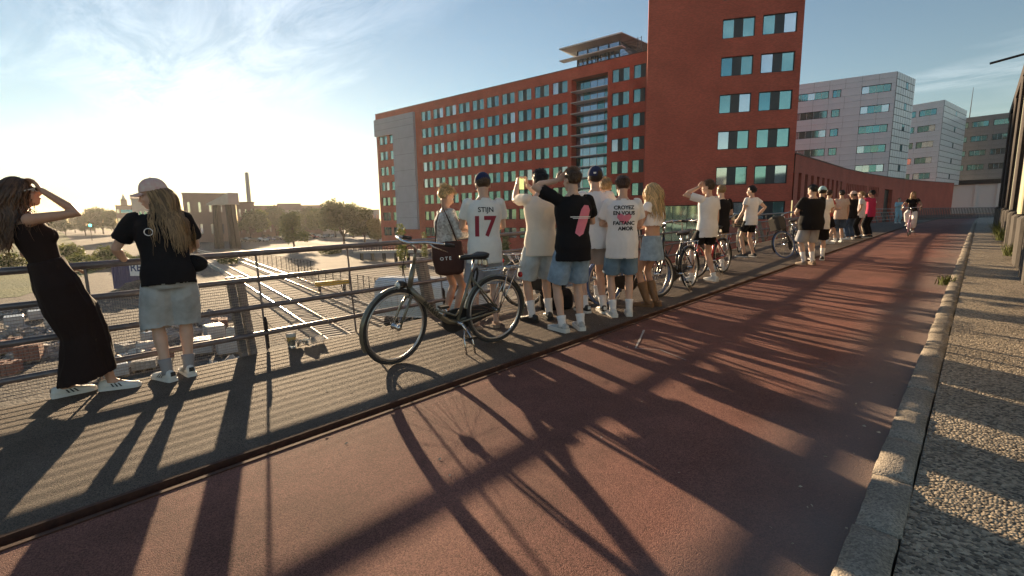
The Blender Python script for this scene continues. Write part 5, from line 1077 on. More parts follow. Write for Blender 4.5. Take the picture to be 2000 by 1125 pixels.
    for s in (-1, 1):
        e = MB().ellipsoid(hp_(s * .031, .074, .0), (.0135 * hs, .011 * hs, .010 * hs), 10, 8, Hm); e.build('eye', MT['eye_white'], root, smooth=True); MB().ellipsoid(hp_(s * .031, .0835, .0), (.0058 * hs, .0032 * hs, .0058 * hs), 8, 6, Hm).build('iris', MT['iris'], root.children[-1], smooth=True)
        MB().tube([hp_(s * .014, .091, .018), hp_(s * .032, .088, .024), hp_(s * .05, .076, .018)], [.003 * hs, .0042 * hs, .002 * hs], 5).build('eyebrow', MT['hair_' + (hair or {}).get('col', 'dark')], root)
    MB().ellipsoid(hp_(0, .0935, -.0665), (.022 * hs, .0065 * hs, .0065 * hs), 10, 6, Hm).build('mouth', MT['lip'], root, smooth=True)
    # ------------------------------------------------ top
    if top:
        kd = top.get('kind', 'tee'); ez = top.get('ease', .020) * (1 if kd != 'tank' else .4); hem = top.get('hem', -.17); m = MB(); op = []
        rg = []
        ts = [t for t, w, d in TR]; ws = [w for t, w, d in TR]; ds = [d for t, w, d in TR]; t = hem; topt = .532 if kd == 'tee' else top.get('topt', .50)
        while t < topt:
            tt = max(t, -.09); w = np.interp(tt, ts, ws); d = np.interp(tt, ts, ds)
            if kd == 'tee': w = max(w, np.interp(.36, ts, ws) * (.87 if t < .30 else 0)) if not top.get('fit') else w; d = max(d, .100 if t < .3 and not top.get('fit') else 0)
            e = ez * (1.0 if t < .40 else .75 if t < .47 else .45) + (.010 if t < .10 else 0)
            if bottom and bottom.get('kind', 'shorts') in ('shorts', 'pants') and t < 0:
                q_ = min(1.0, max(0.0, (-.02 - t) / .13)); lr = .085 + (max(.092, bottom.get('leg', .100) * .96) - .085) * q_; w = max(w, .088 + lr + .006 - e); d = max(d, lr + .008 - e)
            rg.append((at_(t), rt_(t), fw_(t), (w + e) * k, (d + e) * k)); t += .05
        rg.append((at_(topt), rt_(topt), fw_(topt), (np.interp(topt, ts, ws) + .012) * k, (np.interp(topt, ts, ds) + .012) * k))
        loft(m, rg, 22, 2.1); op.append((at_(hem), -sp, .5))
        if kd in ('tee', 'crop', 'cardigan'): op.append((at_(topt), sp, .14))
        sl_ = top.get('sleeve', .58)
        if sl_:
            for i, (S_, E_, T_, h_) in enumerate(arms):
                s = (-1, 1)[i]; e = top.get('sease', .026); g = bulk if not fem else .84
                if sl_ <= 1: pts = [S_ - r1 * (s * .05) , S_, S_.lerp(E_, sl_ * .5), S_.lerp(E_, sl_)]; rr = [(.048 + e * .3) * k * g, (.052 + e * .45) * k * g, (.048 + e * .8) * k * g, (.045 + e) * k * g]
                else: pts = [S_ - r1 * (s * .05), S_, S_.lerp(E_, .5), E_, E_.lerp(T_, (sl_ - 1))]; rr = [(.058 + e * .5) * k * g, (.056 + e * .6) * k * g, (.048 + e * .7) * k * g, (.042 + e * .7) * k * g, (.032 + e * .7) * k * g]
                m.tube(pts, rr, 12); m.ellipsoid(S_ - sp * .006, ((.052 + e * .38) * k * g,) * 3, 10, 8); op.append((pts[-1], (pts[-1] - pts[-2]).normalized(), .12))
        if fem and kd != 'skip':
            for s in (-1, 1): m.ellipsoid(at_(.335) + rt_(.33) * (s * .062 * k) + fw_(.33) * .078 * k, (.066 * k, .062 * k, .066 * k), 10, 8)
        sm = remesh(m, 'shirt', MT['cloth_' + top['col']], cvx, 4, .5); wrinkle(sm, top.get('wr', .007) * k, 6.5, seed); cut_open(sm, op, cvx * 2.2)
        nm = {'tee': 'shirt', 'tank': 'dress_top', 'crop': 'crop_top', 'cardigan': 'cardigan'}[kd]; so = link(nm, sm, root); root['_s'] = 1
        bv = BVHTree.FromPolygons([v.co.copy() for v in sm.vertices], [tuple(p.vertices) for p in sm.polygons])
        for (kind_, data) in top.get('print', []): decal(so, bv, kind_, data, at_, rt_, fw_, k)
    # ------------------------------------------------ bottoms
    if bottom:
        kd = bottom.get('kind', 'shorts'); m = MB(); op = []; ez = bottom.get('ease', .014)
        ts = [t for t, w, d in TR]; ws = [w for t, w, d in TR]; ds = [d for t, w, d in TR]
        if kd in ('shorts', 'pants'):
            loft(m, [(at_(t), rt_(t), fw_(t), (np.interp(t, ts, ws) + (max(ez, .018) if t < -.01 else .010)) * k, (np.interp(t, ts, ds) + (max(ez, .018) if t < -.01 else .010)) * k) for t in (bottom.get('waist', .07), .03, -.02, -.07, -.10, -.135)], 20, 2.2)
            hm = bottom.get('hem', .8); lw = bottom.get('leg', .100)
            for i, (h0, K_, A, yw) in enumerate(legs):
                pts = [h0 + sp * .01, h0.lerp(K_, .3)]; rr = [.088 * k, max(.092, lw * .96) * k]
                if hm <= 1: pts.append(h0.lerp(K_, hm)); rr.append(lw * k)
                else: pts += [K_, K_.lerp(A, (hm - 1) * .5), K_.lerp(A, hm - 1)]; rr += [lw * .88 * k, lw * .84 * k, lw * .8 * k] if kd == 'pants' else [lw * .98 * k, lw * k, lw * k]
                m.tube(pts, rr, 14); op.append((pts[-1], (pts[-1] - pts[-2]).normalized(), .16))
        elif kd == 'skirt':
            hz_ = bottom.get('len', .24); loft(m, [(at_(t), rt_(0), fw_(0), (np.interp(max(t, -.06), ts, ws) + ez + .03 * max(0, -t - .05) / .2) * k, (np.interp(max(t, -.06), ts, ds) + ez + .03 * max(0, -t - .05) / .2) * k) for t in (.07, .02, -.04, -.10, -.16, -hz_)], 22, 2.1); op.append((at_(-hz_), -sp, .4))
        else:   # long dress: follows the legs down to the hem
            mid = lambda a, b: (a + b) / 2
            kn = mid(legs[0][1], legs[1][1]); an = mid(legs[0][2], legs[1][2]); up = V(0, 0, 1); q = [(at_(.16), .135, .105), (at_(.06), .150, .120), (at_(-.04), .190, .140), (at_(-.12), .190, .140), (pc.lerp(kn, .55), .190, .160), (kn, .170, .150), (kn.lerp(an, .45), .175, .170), (kn.lerp(an, .88), .185, .195)]
            loft(m, [(c, r0, sp.cross(r0).normalized(), w * k, d * k) for c, w, d in q], 22, 2.1); op.append((q[-1][0], -(up), .4))
        bm_ = remesh(m, 'shorts', MT['cloth_' + bottom['col']], cvx, 3, .5); wrinkle(bm_, bottom.get('wr', .006) * k, 7.5, seed + 50, (1, 1, .8) if kd != 'dress' else (1.2, 1.2, .25)); cut_open(bm_, op, cvx * 2.4)
        link({'shorts': 'shorts', 'pants': 'trousers', 'skirt': 'skirt', 'dress': 'dress_skirt'}[kd], bm_, root)
    # ------------------------------------------------ shoes and socks
    shoes = shoes or {}; kind_ = shoes.get('kind', 'sneaker')
    for i, (h0, K_, A, yw) in enumerate(legs):
        fd = V(-math.sin(yw), math.cos(yw), 0); fl = V(A.x, A.y, A.z - .088 * k)
        if shoes.get('sock'):
            hgt = shoes.get('sockh', .14); d = (K_ - A).normalized(); ex = .0065; MB().tube([A - d * .035, A + d * .01, A + d * hgt * .6, A + d * hgt], [(.040 + ex) * k, (.036 + ex) * k, (.040 + ex) * k, (.044 + ex + hgt * .03) * k], 12).build('sock', MT['cloth_' + shoes['sock']], root, smooth=True)
        if kind_ in ('sneaker', 'chunky'): shoe(root, kind_, shoes.get('col', 'shoe_white'), shoes.get('sole', 'shoe_white'), fl, yw, k * (1 if not fem else .92), shoes.get('stripes'))
        elif kind_ == 'boot':
            d = (K_ - A).normalized(); b = MB().tube([A - d * .04, A + d * .0, A + d * .10, A + d * .24, A + d * .27], [.046 * k, .046 * k, .056 * k, .070 * k, .071 * k], 14); o = b.build('boot', MT['boot_brown'], root, smooth=True); s_ = shoe(root, 'sneaker', 'boot_brown', 'boot_brown', fl, yw, k); s_.name = 'boot_foot'
            MB().tube([A + fd * .05 + V(.045, 0, -.03), A + fd * .075 + V(0, 0, -.018), A + fd * .05 + V(-.045, 0, -.03), A - fd * .045 + V(0, 0, -.03)], .004, 5, closed=True).build('ankle_chain', MT['chrome'], o)
        elif kind_ == 'sandal':
            so = shoe_mesh('x')[1].build('sandal', MT['sandal'], root, fl, (0, 0, yw)); so.scale = (k * .98,) * 3
    # ------------------------------------------------ hair and cap
    if hair: grow_hair(root, hair, hp_, Hm, hs, rs, at_, rt_, fw_, k, cap, TR, S)
    if cap: make_cap(root, cap, hp_, hs)
    if rot is not None: root.matrix_world = rot
    else:
        p = at if at is not None else on_deck(*px); root.location = (p[0], p[1], zdeck(p[1]) if at is None else p[2]); root.rotation_euler = (0, 0, R(az))
    if '_s' in root: del root['_s']
    root['joints'] = 0; del root['joints']
    return root, dict(arms=arms, legs=legs, hp=hp_, Hm=Hm, at=at_, rt=rt_, fw=fw_, k=k, hs=hs)
def decal(so, bv, kind_, data, at_, rt_, fw_, k):
    """flat print laid onto the back of a shirt"""
    if kind_ == 'text': me = text_mesh(data['t'], data['size'], 0, bold=data.get('bold', .0)); mat = MT[data['mat']]
    else:
        mb = MB(); mb.add([(x, y, 0) for x, y in data['poly']], [tuple(range(len(data['poly'])))]); me = mb.mesh('print', MT[data['mat']]); mat = None
    bm = bmesh.new(); bm.from_mesh(me); bmesh.ops.triangulate(bm, faces=bm.faces[:])
    for _ in range(4):
        es = [e for e in bm.edges if e.calc_length() > .022]
        if not es: break
        bmesh.ops.subdivide_edges(bm, edges=es, cuts=1); bmesh.ops.triangulate(bm, faces=bm.faces[:])
    xs = [v.co.x for v in bm.verts]; x0 = (min(xs) + max(xs)) / 2; c = at_(data['t_']) ; r, f = rt_(data['t_']), fw_(data['t_']); up = r.cross(f); ca, sa = math.cos(data.get('rot', 0)), math.sin(data.get('rot', 0))
    for v in bm.verts:
        X, Y = (v.co.x - x0) * data.get('sx', 1), v.co.y; X, Y = X * ca - Y * sa, X * sa + Y * ca
        p = c + r * ((X + data.get('x', 0)) * k) + up * ((Y + data.get('y', 0)) * k); h = bv.ray_cast(p - f * .6, f, 1.2); v.co = (h[0] - f * (.0035 + .001 * data.get('lay', 0))) if h[0] is not None else p - f * .15
    bm.to_mesh(me); bm.free()
    if mat: me.materials.clear(); me.materials.append(mat)
    link('lettering' if kind_ == 'text' else 'print', me, so)
def grow_hair(root, hair, hp_, Hm, hs, rs, at_, rt_, fw_, k, cap, TR, S):
    kind_ = hair['kind']; col = MT['hair_' + hair['col']]; m = MB(); cy, cz = -.014, .036; rx, ry, rz = .0825, .102, .094
    m.ellipsoid(hp_(0, cy - .008, cz + .003), (rx * hs * .995, (ry - .008) * hs, rz * hs * .985), 18, 14, Hm) if kind_ != 'bald' else None
    inv = Hm.transposed(); base = len(m.v)
    # clip the scalp shell away from the face: pull its front faces inside the head
    for i in range(len(m.v)):
        q = inv @ (Vector(m.v[i]) - hp_(0, 0, 0)) / hs
        if q.y > .045 and q.z < .075 or (q.z < .0 and q.y > .0) or q.z < -.045: m.v[i] = tuple(hp_(q.x * .8, min(q.y, .02) * .7 - .01, max(q.z, -.03) * .8))
    N = hair.get('n', 420 if kind_ == 'short' else 520); Ln = hair.get('len', .045)
    c_t = at_(.36)
    def push(p):
        q = inv @ (p - hp_(0, cy, cz)) / hs; e = math.sqrt((q.x / (rx + .004)) ** 2 + (q.y / (ry + .004)) ** 2 + (q.z / (rz + .004)) ** 2)
        if e < 1: p = hp_(0, cy, cz) + Hm @ (q / max(e, .05)) * hs
        # neck, shoulders and back as an ellipse column
        for t, w, d in TR:
            c = at_(t); dz = p - c
            if abs(dz.dot(at_(1) - at_(0)) / k) < .035 * k and t > .1:
                mg = .012 + hair.get('pad', .022); x, y = dz.dot(rt_(t)) / ((w + mg) * k), dz.dot(fw_(t)) / ((d + mg) * k); ee = math.hypot(x, y)
                if ee < 1: p = p + (rt_(t) * (x / max(ee, .1) - x) * (w + mg) * k + fw_(t) * (y / max(ee, .1) - y) * (d + mg) * k); break
        return p
    cnt = 0; tries = 0
    while cnt < N and tries < N * 6:
        tries += 1; a = rs.uniform(0, 6.2832); zz = rs.uniform(-.5, 1); rr = math.sqrt(1 - zz * zz); d = V(rr * math.cos(a), rr * math.sin(a), zz)
        if (d.y > .42 and d.z < .55) or (d.z < .02 and d.y > -.15) or d.z < -.48: continue
        if cap and d.z > .15: continue
        cnt += 1; p = hp_(0, cy, cz) + Hm @ V(d.x * rx, d.y * ry, d.z * rz) * hs; nrm = (Hm @ V(d.x / rx, d.y / ry, d.z / rz)).normalized(); dn = V(0, 0, -1); back = Hm @ V(0, -1, 0); wd = rs.uniform(.0035, .0065) * hair.get('w', 1)
        if kind_ == 'short':
            fl = Hm @ V(d.x * .5 + rs.gauss(0, .25), .55 if d.z > .6 else -.45, .1 if d.z > .6 else -1); fl = (fl - nrm * fl.dot(nrm)).normalized(); L_ = Ln * rs.uniform(.6, 1.2) * (1.05 if d.z > .45 else .6); pts = [p - nrm * .004]
            for s in range(3): pts.append(pts[-1] + (fl * .9 + nrm * (.50 - .22 * s) + V(rs.gauss(0, .14), rs.gauss(0, .14), rs.gauss(0, .1))).normalized() * L_ / 3)
        else:
            side = (Hm @ V(1 if d.x > 0 else -1, 0, 0)); L_ = Ln * rs.uniform(.55, 1.12); ns = 13; pts = [p - nrm * .004]; vel = (nrm * .25 + side * (.75 * (1 - abs(d.x))) + back * .75 + dn * .3).normalized(); wav = hair.get('wave', .25); ph = rs.uniform(0, 6)
            for s in range(ns):
                vel = (vel * .62 + dn * .5 + V(math.sin(ph + s * 1.3), math.cos(ph * 1.7 + s * 1.1), 0) * wav * .42 + back * .03).normalized(); q = push(pts[-1] + vel * L_ / ns); pts.append(q)
            wd *= rs.uniform(.7, 1.25)
        v = []
        for i, q in enumerate(pts):
            t = (pts[min(i + 1, len(pts) - 1)] - pts[max(i - 1, 0)]).normalized(); x = t.cross(nrm); x = x.normalized() if x.length > 1e-4 else t.orthogonal().normalized(); w = wd * (1 - .8 * (i / (len(pts) - 1.0)) ** 2); v += [q - x * w, q + nrm * w * .5, q + x * w]
        n = len(pts); m.add(v, [(i * 3 + j, i * 3 + j + 1, (i + 1) * 3 + j + 1, (i + 1) * 3 + j) for i in range(n - 1) for j in (0, 1)])
    if hair.get('bun'):
        b = hp_(0, -.085, .115); m.ellipsoid(b, (.042 * hs, .042 * hs, .036 * hs), 12, 8)
        for i in range(26): a = rs.uniform(0, 6.28); c = rs.uniform(-1, 1); q = b + V(math.cos(a) * .04, math.sin(a) * .04, c * .03); m.tube([q, q + V(rs.gauss(0, .02), rs.gauss(0, .02), rs.uniform(-.01, .03))], [.004, .0008], 4)
    o = m.build('hair', col, root, smooth=True)
def make_cap(root, cap, hp_, hs):
    yw = R(cap.get('yaw', 0)); m = MB(); n = 20; v = []; rows = 7
    def P(x, y, z): return hp_(x * math.cos(yw) - y * math.sin(yw), x * math.sin(yw) + y * math.cos(yw) - .010, z)
    for i in range(rows):
        ph = R(90) * i / (rows - 1)
        for kk in range(n): a = 6.28319 * kk / n; v.append(P(.091 * math.cos(a) * math.cos(ph) ** .8, .108 * math.sin(a) * math.cos(ph) ** .8, .030 + .112 * math.sin(ph)))
    m.add(v, [(i * n + kk, i * n + (kk + 1) % n, (i + 1) * n + (kk + 1) % n, (i + 1) * n + kk) for i in range(rows - 1) for kk in range(n)])
    co = m.build('cap', MT['cloth_' + cap['col']], root, smooth=True)
    b = MB(); nu, nv = 11, 5; v = []
    for lay in (0, -.004):
        for j in range(nv):
            for i in range(nu): u = -1 + 2 * i / (nu - 1.0); w = j / (nv - 1.0); x = u * (.078 - .012 * w); y = .100 * math.sqrt(max(0, 1 - (u * .86) ** 2)) + w * .078 * (1 - .35 * u * u); v.append(P(x, y, .036 - .022 * u * u - .016 * w + lay))
    q = nu * nv; f = []
    for j in range(nv - 1):
        for i in range(nu - 1): a = j * nu + i; f += [(a, a + 1, a + nu + 1, a + nu), (q + a, q + a + nu, q + a + nu + 1, q + a + 1)]
    for i in range(nu - 1): a = (nv - 1) * nu + i; f.append((a, a + 1, q + a + 1, q + a))
    for j in range(nv - 1): a = j * nu; f.append((a, a + nu, q + a + nu, q + a)); a += nu - 1; f.append((a, q + a, q + a + nu, a + nu))
    b.add(v, f); b.build('brim', MT['cloth_' + cap.get('brim', cap['col'])], co, smooth=True); MB().ellipsoid(P(0, 0, .143), (.008, .008, .005), 8, 6).build('button', MT['cloth_' + cap['col']], co)
    if cap.get('logo'): MB().box(-.018, .018, -.0015, .0015, -.010, .010).build('emblem', MT['print_white'], co, P(0, -.1075, .062))
HEART = [(0, -.075), (.05, -.03), (.085, .02), (.08, .06), (.045, .075), (0, .045), (-.045, .075), (-.08, .06), (-.085, .02), (-.05, -.03)]
# ---------------------------------------------------------------- who stands where
def hw(o, inf, i): return o.matrix_world @ inf['arms'][i][2]
def upd(): bpy.context.view_layer.update()
def phone(p, rot, label, screen=True):
    o = tag(empty('phone'), label, 'phone'); o.location = p; o.rotation_euler = rot
    MB().bevbox(-.037, .037, -.077, .077, -.0045, .0045, .002).build('case', MT['phone'], o)
    if screen: MB().box(-.033, .033, -.071, .071, .0047, .0052).build('screen', MT['phone_screen'], o)
    return o
HANG = lambda s, y=.04, z=.80, c=.45: dict(to=(s * .25, y, z), hint=(s * .3, -.6, -.1), curl=c)
FRONT = lambda s, z=1.12, x=.07, y=.30: dict(to=(s * x, y, z), hint=(s * .8, -.5, -.6), pn=(-s * .6, 0, .7), curl=.8)
# woman in the long dark dress, leaning back on the rail
w1, i1 = person('woman in a long dark sleeveless dress leaning back at the railing, shading her eyes', (172, 768), az=2, H=1.70, fem=True, skin='tan',
    top=dict(kind='tank', col='dress', sleeve=0, hem=.02, topt=.455, ease=.016, wr=.002), bottom=dict(kind='dress', col='dress', wr=.014), shoes=dict(kind='sneaker', stripes='shoe_black', col='shoe_white'),
    hair=dict(kind='long', col='auburn', len=.44, n=1000, wave=.9), head=(-6, 16), lean=(-13, 0), pel=(-.06, -.09, .012), feet=((-.07, -.13, 4), (.06, .15, -22)),
    Rr=dict(head=(.075, .125, -.01), hint=(.25, 1, -.55), hd=(-.55, -.35, .75), pn=(0, -1, -.3), curl=.3), L=dict(to=(-.33, .0, 1.0), hint=(-.2, -1, .1), hd=(0, 1, -.1), pn=(0, 0, -1), curl=.25))
g = tag(empty('sunglasses'), 'pale framed glasses worn by the woman in the dark dress', 'glasses'); gp = i1['hp']
gm = MB()
for s in (-1, 1):
    gm.tube([gp(s * .012, .103, .004), gp(s * .02, .103, .018), gp(s * .05, .094, .018), gp(s * .056, .088, .0), gp(s * .046, .096, -.014), gp(s * .02, .104, -.013)], .0032, 6, closed=True); gm.tube([gp(s * .055, .088, .008), gp(s * .08, .05, .01), gp(s * .083, -.01, .006)], [.006, .005, .004], 6)
gm.tube([gp(-.012, .103, .008), gp(.012, .103, .008)], .003, 5); upd(); fr_ = gm.build('frame', MT['bag_white'], g)
for s in (-1, 1): MB().add([gp(s * .012, .102, .004), gp(s * .02, .102, .017), gp(s * .05, .093, .017), gp(s * .056, .087, .0), gp(s * .046, .095, -.013), gp(s * .02, .103, -.012)], [tuple(range(6))]).build('lens', MT['car_glass'], g)
g.matrix_world = w1.matrix_world.copy()
# person in cap and wide denim shorts
w2, i2 = person('long haired person in a pale pink cap, black shirt and wide denim shorts', (353, 737), az=80, H=1.70, skin='fair', bulk=.94,
    top=dict(col='black', hem=-.10, sleeve=.72, ease=.032, sease=.035, wr=.009), bottom=dict(col='denim_grey', hem=1.12, leg=.126, ease=.014, wr=.009), shoes=dict(kind='sneaker', sock='sock_grey', sockh=.10, stripes='shoe_black'),
    hair=dict(kind='long', col='dirty', len=.50, n=900, wave=.5, pad=.046), cap=dict(col='pinkcap'), head=(72, -8), lean=(9, -2), pel=(0, -.06, 0), feet=((-.09, -.03, 25), (.07, .04, 10)),
    L=dict(to=(-.30, .32, 1.05), hint=(-.6, -.3, -.6), hd=(-.3, 1, 0), pn=(0, 0, -1)), Rr=dict(to=(.12, .36, 1.07), hint=(.6, -.3, -.6)))
upd(); rg = MB().tube([(.028 * math.cos(a), 0, .028 * math.sin(a)) for a in [6.283 * q / 18 for q in range(18)]], .0035, 5, closed=True)
ro = rg.build('logo_ring', MT['cloth_white'], [c for c in w2.children if c.name.startswith('shirt')][0], i2['at'](.34) - i2['fw'](.34) * .158 - i2['rt'](.4) * .085)
hb = tag(empty('hip_bag'), 'black hip bag worn at the side of the capped person', 'bag'); MB().ellipsoid((0, 0, 0), (.115, .055, .075), 14, 10).build('pouch', MT['cloth_black'], hb, smooth=True); MB().tube([(-.1, 0, .03), (-.26, .12, .02), (-.33, .02, .03)], .012, 6).build('strap', MT['cloth_black'], hb)
MB().tube([(-.07, -.045, .04), (.07, -.045, .04)], .004, 5).build('zip', MT['chrome'], hb); upd(); hb.matrix_world = w2.matrix_world @ Matrix.Translation((.185, -.02, .98)) @ Matrix.Rotation(-.5, 4, 'Z')
# blonde woman with the tote bag
w3, i3 = person('blonde woman with a bun in a white lace cardigan holding a phone', (878, 634), az=-14, H=1.68, fem=True, skin='tan',
    top=dict(kind='cardigan', col='lace', sleeve=1.75, hem=.02, ease=.03, topt=.49, sease=.022, wr=.008), bottom=dict(col='white', hem=.34, leg=.096), shoes=dict(kind='sandal'), hair=dict(kind='short', col='blond', len=.06, n=520, bun=True, w=1.2), head=(-8, -24), feet=((-.08, -.03, 6), (.08, .03, -10)),
    L=dict(to=(-.06, .30, 1.16), hint=(-.7, -.5, -.6), pn=(0, -.5, 1), curl=.6), Rr=dict(to=(.07, .27, 1.13), hint=(.7, -.6, -.5), pn=(-.4, 0, 1), curl=.7))
upd(); phone(w3.matrix_world @ V(.0, .36, 1.14), (R(35), 0, R(-14)), 'phone held by the blonde woman in the lace cardigan')
tb_ = tag(empty('tote_bag'), 'dark brown cloth tote bag with white letters hanging at the hip of the blonde woman', 'bag'); m = MB(); loft(m, [(V(0, 0, z), V(1, 0, 0), V(0, 1, 0), w, d) for z, w, d in ((-.19, .12, .05), (-.16, .165, .075), (0, .185, .085), (.12, .178, .06), (.19, .17, .03))], 20, 2.6)
tm_ = remesh(m, 'tote', MT['cloth_brownbag'], .012, 2); wrinkle(tm_, .009, 6, 9); tbo = link('body', tm_, tb_); MB().tube([(-.13, 0, .17), (-.10, .0, .42), (-.02, -.01, .62), (.05, .0, .42), (.12, 0, .17)], .009, 6).build('strap', MT['cloth_brownbag'], tb_, smooth=True)
bvt = BVHTree.FromPolygons([v.co.copy() for v in tm_.vertices], [tuple(p.vertices) for p in tm_.polygons])
decal(tbo, bvt, 'text', dict(t='O T E', size=.052, mat='print_white', t_=0, x=-.03, y=-.01, bold=.001), lambda t: V(0, 0, 0), lambda t: V(1, 0, 0), lambda t: V(0, 1, 0), 1.0)
upd(); tb_.matrix_world = w3.matrix_world @ Matrix.Translation((.185, -.07, .83)) @ Matrix.Rotation(R(66), 4, 'Z') @ Matrix.Rotation(-.06, 4, 'Y')
# number 17
PR = [('text', dict(t='STIJN', size=.075, mat='print_black', t_=.385, y=-.01, bold=.0012)), ('text', dict(t='17', size=.30, mat='print_red', t_=.22, y=-.10, bold=.008, sx=.92))]
w4, i4 = person('man in a white football shirt with number 17, navy cap and grey blue shorts', (950, 640), az=57, H=1.80, skin='fair', bulk=.98, top=dict(col='offwhite', hem=-.19, ease=.026, sleeve=.62, print=PR), bottom=dict(col='greyblue', hem=.92, leg=.112, ease=.02), shoes=dict(kind='sandal'),
    hair=dict(kind='short', col='brown', len=.035, n=260), cap=dict(col='navy'), head=(4, -22), feet=((-.11, 0, 10), (.12, .02, -12)), L=FRONT(-1), Rr=FRONT(1))
# man photographing
w5, i5 = person('dark haired man in a cream shirt and light denim shorts holding up a phone', (1057, 626), az=66, H=1.84, skin='fair', top=dict(col='cream', hem=-.17, ease=.03, sleeve=.66), bottom=dict(col='denim_light', hem=.97, leg=.118, ease=.024), shoes=dict(kind='sneaker', col='shoe_black', sole='shoe_black', sock='white', sockh=.17),
    hair=dict(kind='short', col='black', len=.055, n=480), head=(4, 2), feet=((-.13, -.03, 14), (.12, .03, -14)), L=dict(to=(-.10, .44, 1.60), hint=(-.55, 0, -1), hd=(.2, .2, 1), pn=(.9, 0, 0), curl=.8), Rr=dict(to=(.03, .44, 1.60), hint=(.6, 0, -1), hd=(-.1, .2, 1), pn=(-.9, 0, 0), curl=.8))
upd(); phone(w5.matrix_world @ V(-.035, .49, 1.70), (R(90), 0, R(66)), 'phone held up by the man in the cream shirt')
# black shirt
PR = [('poly', dict(poly=[(-.075, -.13), (-.03, -.165), (.02, -.14), (.075, -.02), (.105, .10), (.085, .15), (.03, .155), (-.01, .11), (-.045, .0)], mat='print_pink', t_=.27, x=.055, y=-.01)), ('poly', dict(poly=[(-.12, -.006), (.13, -.006), (.13, .004), (-.12, .004)], mat='print_white', t_=.30, x=.04, y=-.005, lay=1)), ('poly', dict(poly=[(-.09, -.004), (.12, -.004), (.12, .003), (-.09, .003)], mat='print_white', t_=.285, x=.045, y=-.005, lay=1))]
w6, i6 = person('man in a black shirt with a pink print and blue denim shorts shading his eyes', (1118, 646), az=60, H=1.81, skin='fair', top=dict(col='black', hem=-.17, ease=.032, sleeve=.68, sease=.03, print=PR), bottom=dict(col='denim', hem=.90, leg=.115, ease=.02, wr=.008), shoes=dict(kind='chunky', col='shoe_grey', sock='white', sockh=.09),
    hair=dict(kind='short', col='brown', len=.05, n=460), head=(18, 0), feet=((-.12, .0, 18), (.11, .03, -10)), L=dict(head=(-.115, .10, .0), hint=(-1, .1, -.35), hd=(.75, .1, .5), pn=(0, -1, 0), curl=.25), Rr=FRONT(1, 1.2, .12, .32))
# reversed cap
w7, i7 = person('tall man in a white shirt, beige shorts and a dark blue cap', (1160, 610), az=58, H=1.89, skin='fair', top=dict(col='white', hem=-.15, ease=.03, sleeve=.64), bottom=dict(col='beige', hem=.72, leg=.112), shoes=dict(kind='sneaker', col='shoe_black', sole='shoe_white', stripes='shoe_white', sock='white', sockh=.13),
    hair=dict(kind='short', col='dark', len=.03, n=260), cap=dict(col='navy', yaw=-20, logo=True), head=(-6, 4), feet=((-.10, .04, 10), (.10, -.05, -10)), L=FRONT(-1), Rr=dict(to=(.22, .25, 1.08), hint=(.6, -.7, -.3)))
w8, i8 = person('sandy haired man in a cream shirt, mostly hidden behind the tall capped man', (1180, 588), az=30, H=1.80, skin='fair', top=dict(col='cream', hem=-.17, sleeve=.62), bottom=dict(col='sand', hem=.75, leg=.108), shoes=dict(kind='chunky', col='shoe_white', sock='white', sockh=.14), hair=dict(kind='short', col='sandy', len=.05, n=460), head=(20, -10), L=FRONT(-1), Rr=FRONT(1))
# CROYEZ EN VOUS
PR = [('poly', dict(poly=[(x * 1.0, y * .9) for x, y in HEART], mat='print_pink', t_=.30, x=-.0, y=-.02)), ('text', dict(t='CROYEZ', size=.062, mat='print_black', t_=.40, x=0, y=-.005, bold=.0022, lay=1)), ('text', dict(t='EN VOUS', size=.062, mat='print_black', t_=.335, x=0, y=-.005, bold=.0022, lay=1)), ('text', dict(t='FAITANC', size=.062, mat='print_black', t_=.215, x=0, y=-.005, bold=.0022, lay=1)), ('text', dict(t='AMOR', size=.062, mat='print_black', t_=.15, x=.02, y=-.005, bold=.0022, lay=1))]
w9, i9 = person('man in a white shirt with black lettering and a pink heart', (1212, 617), az=40, H=1.76, skin='fair', top=dict(col='white', hem=-.20, ease=.034, sleeve=.70, sease=.03, print=PR), bottom=dict(col='teal', hem=.88, leg=.108), shoes=dict(kind='chunky', col='shoe_white', sock='white', sockh=.12),
    hair=dict(kind='short', col='auburn', len=.055, n=480), head=(6, -20), feet=((-.10, -.03, 12), (.11, .03, -6)), L=FRONT(-1, 1.14), Rr=FRONT(1, 1.14))
# boots
w10, i10 = person('blonde woman in a white off-shoulder top, denim skirt and brown boots', (1270, 598), az=92, H=1.70, fem=True, skin='tan', top=dict(kind='crop', col='white', hem=.20, topt=.415, sleeve=.30, sease=.05, ease=.03, wr=.010), bottom=dict(kind='skirt', col='denim', len=.27, ease=.012), shoes=dict(kind='boot'),
    hair=dict(kind='long', col='blond', len=.44, n=1000, wave=.9), head=(8, -26), feet=((-.07, .02, 6), (.07, -.04, -8)), L=FRONT(-1, 1.10, .08, .26), Rr=FRONT(1, 1.10, .08, .26))
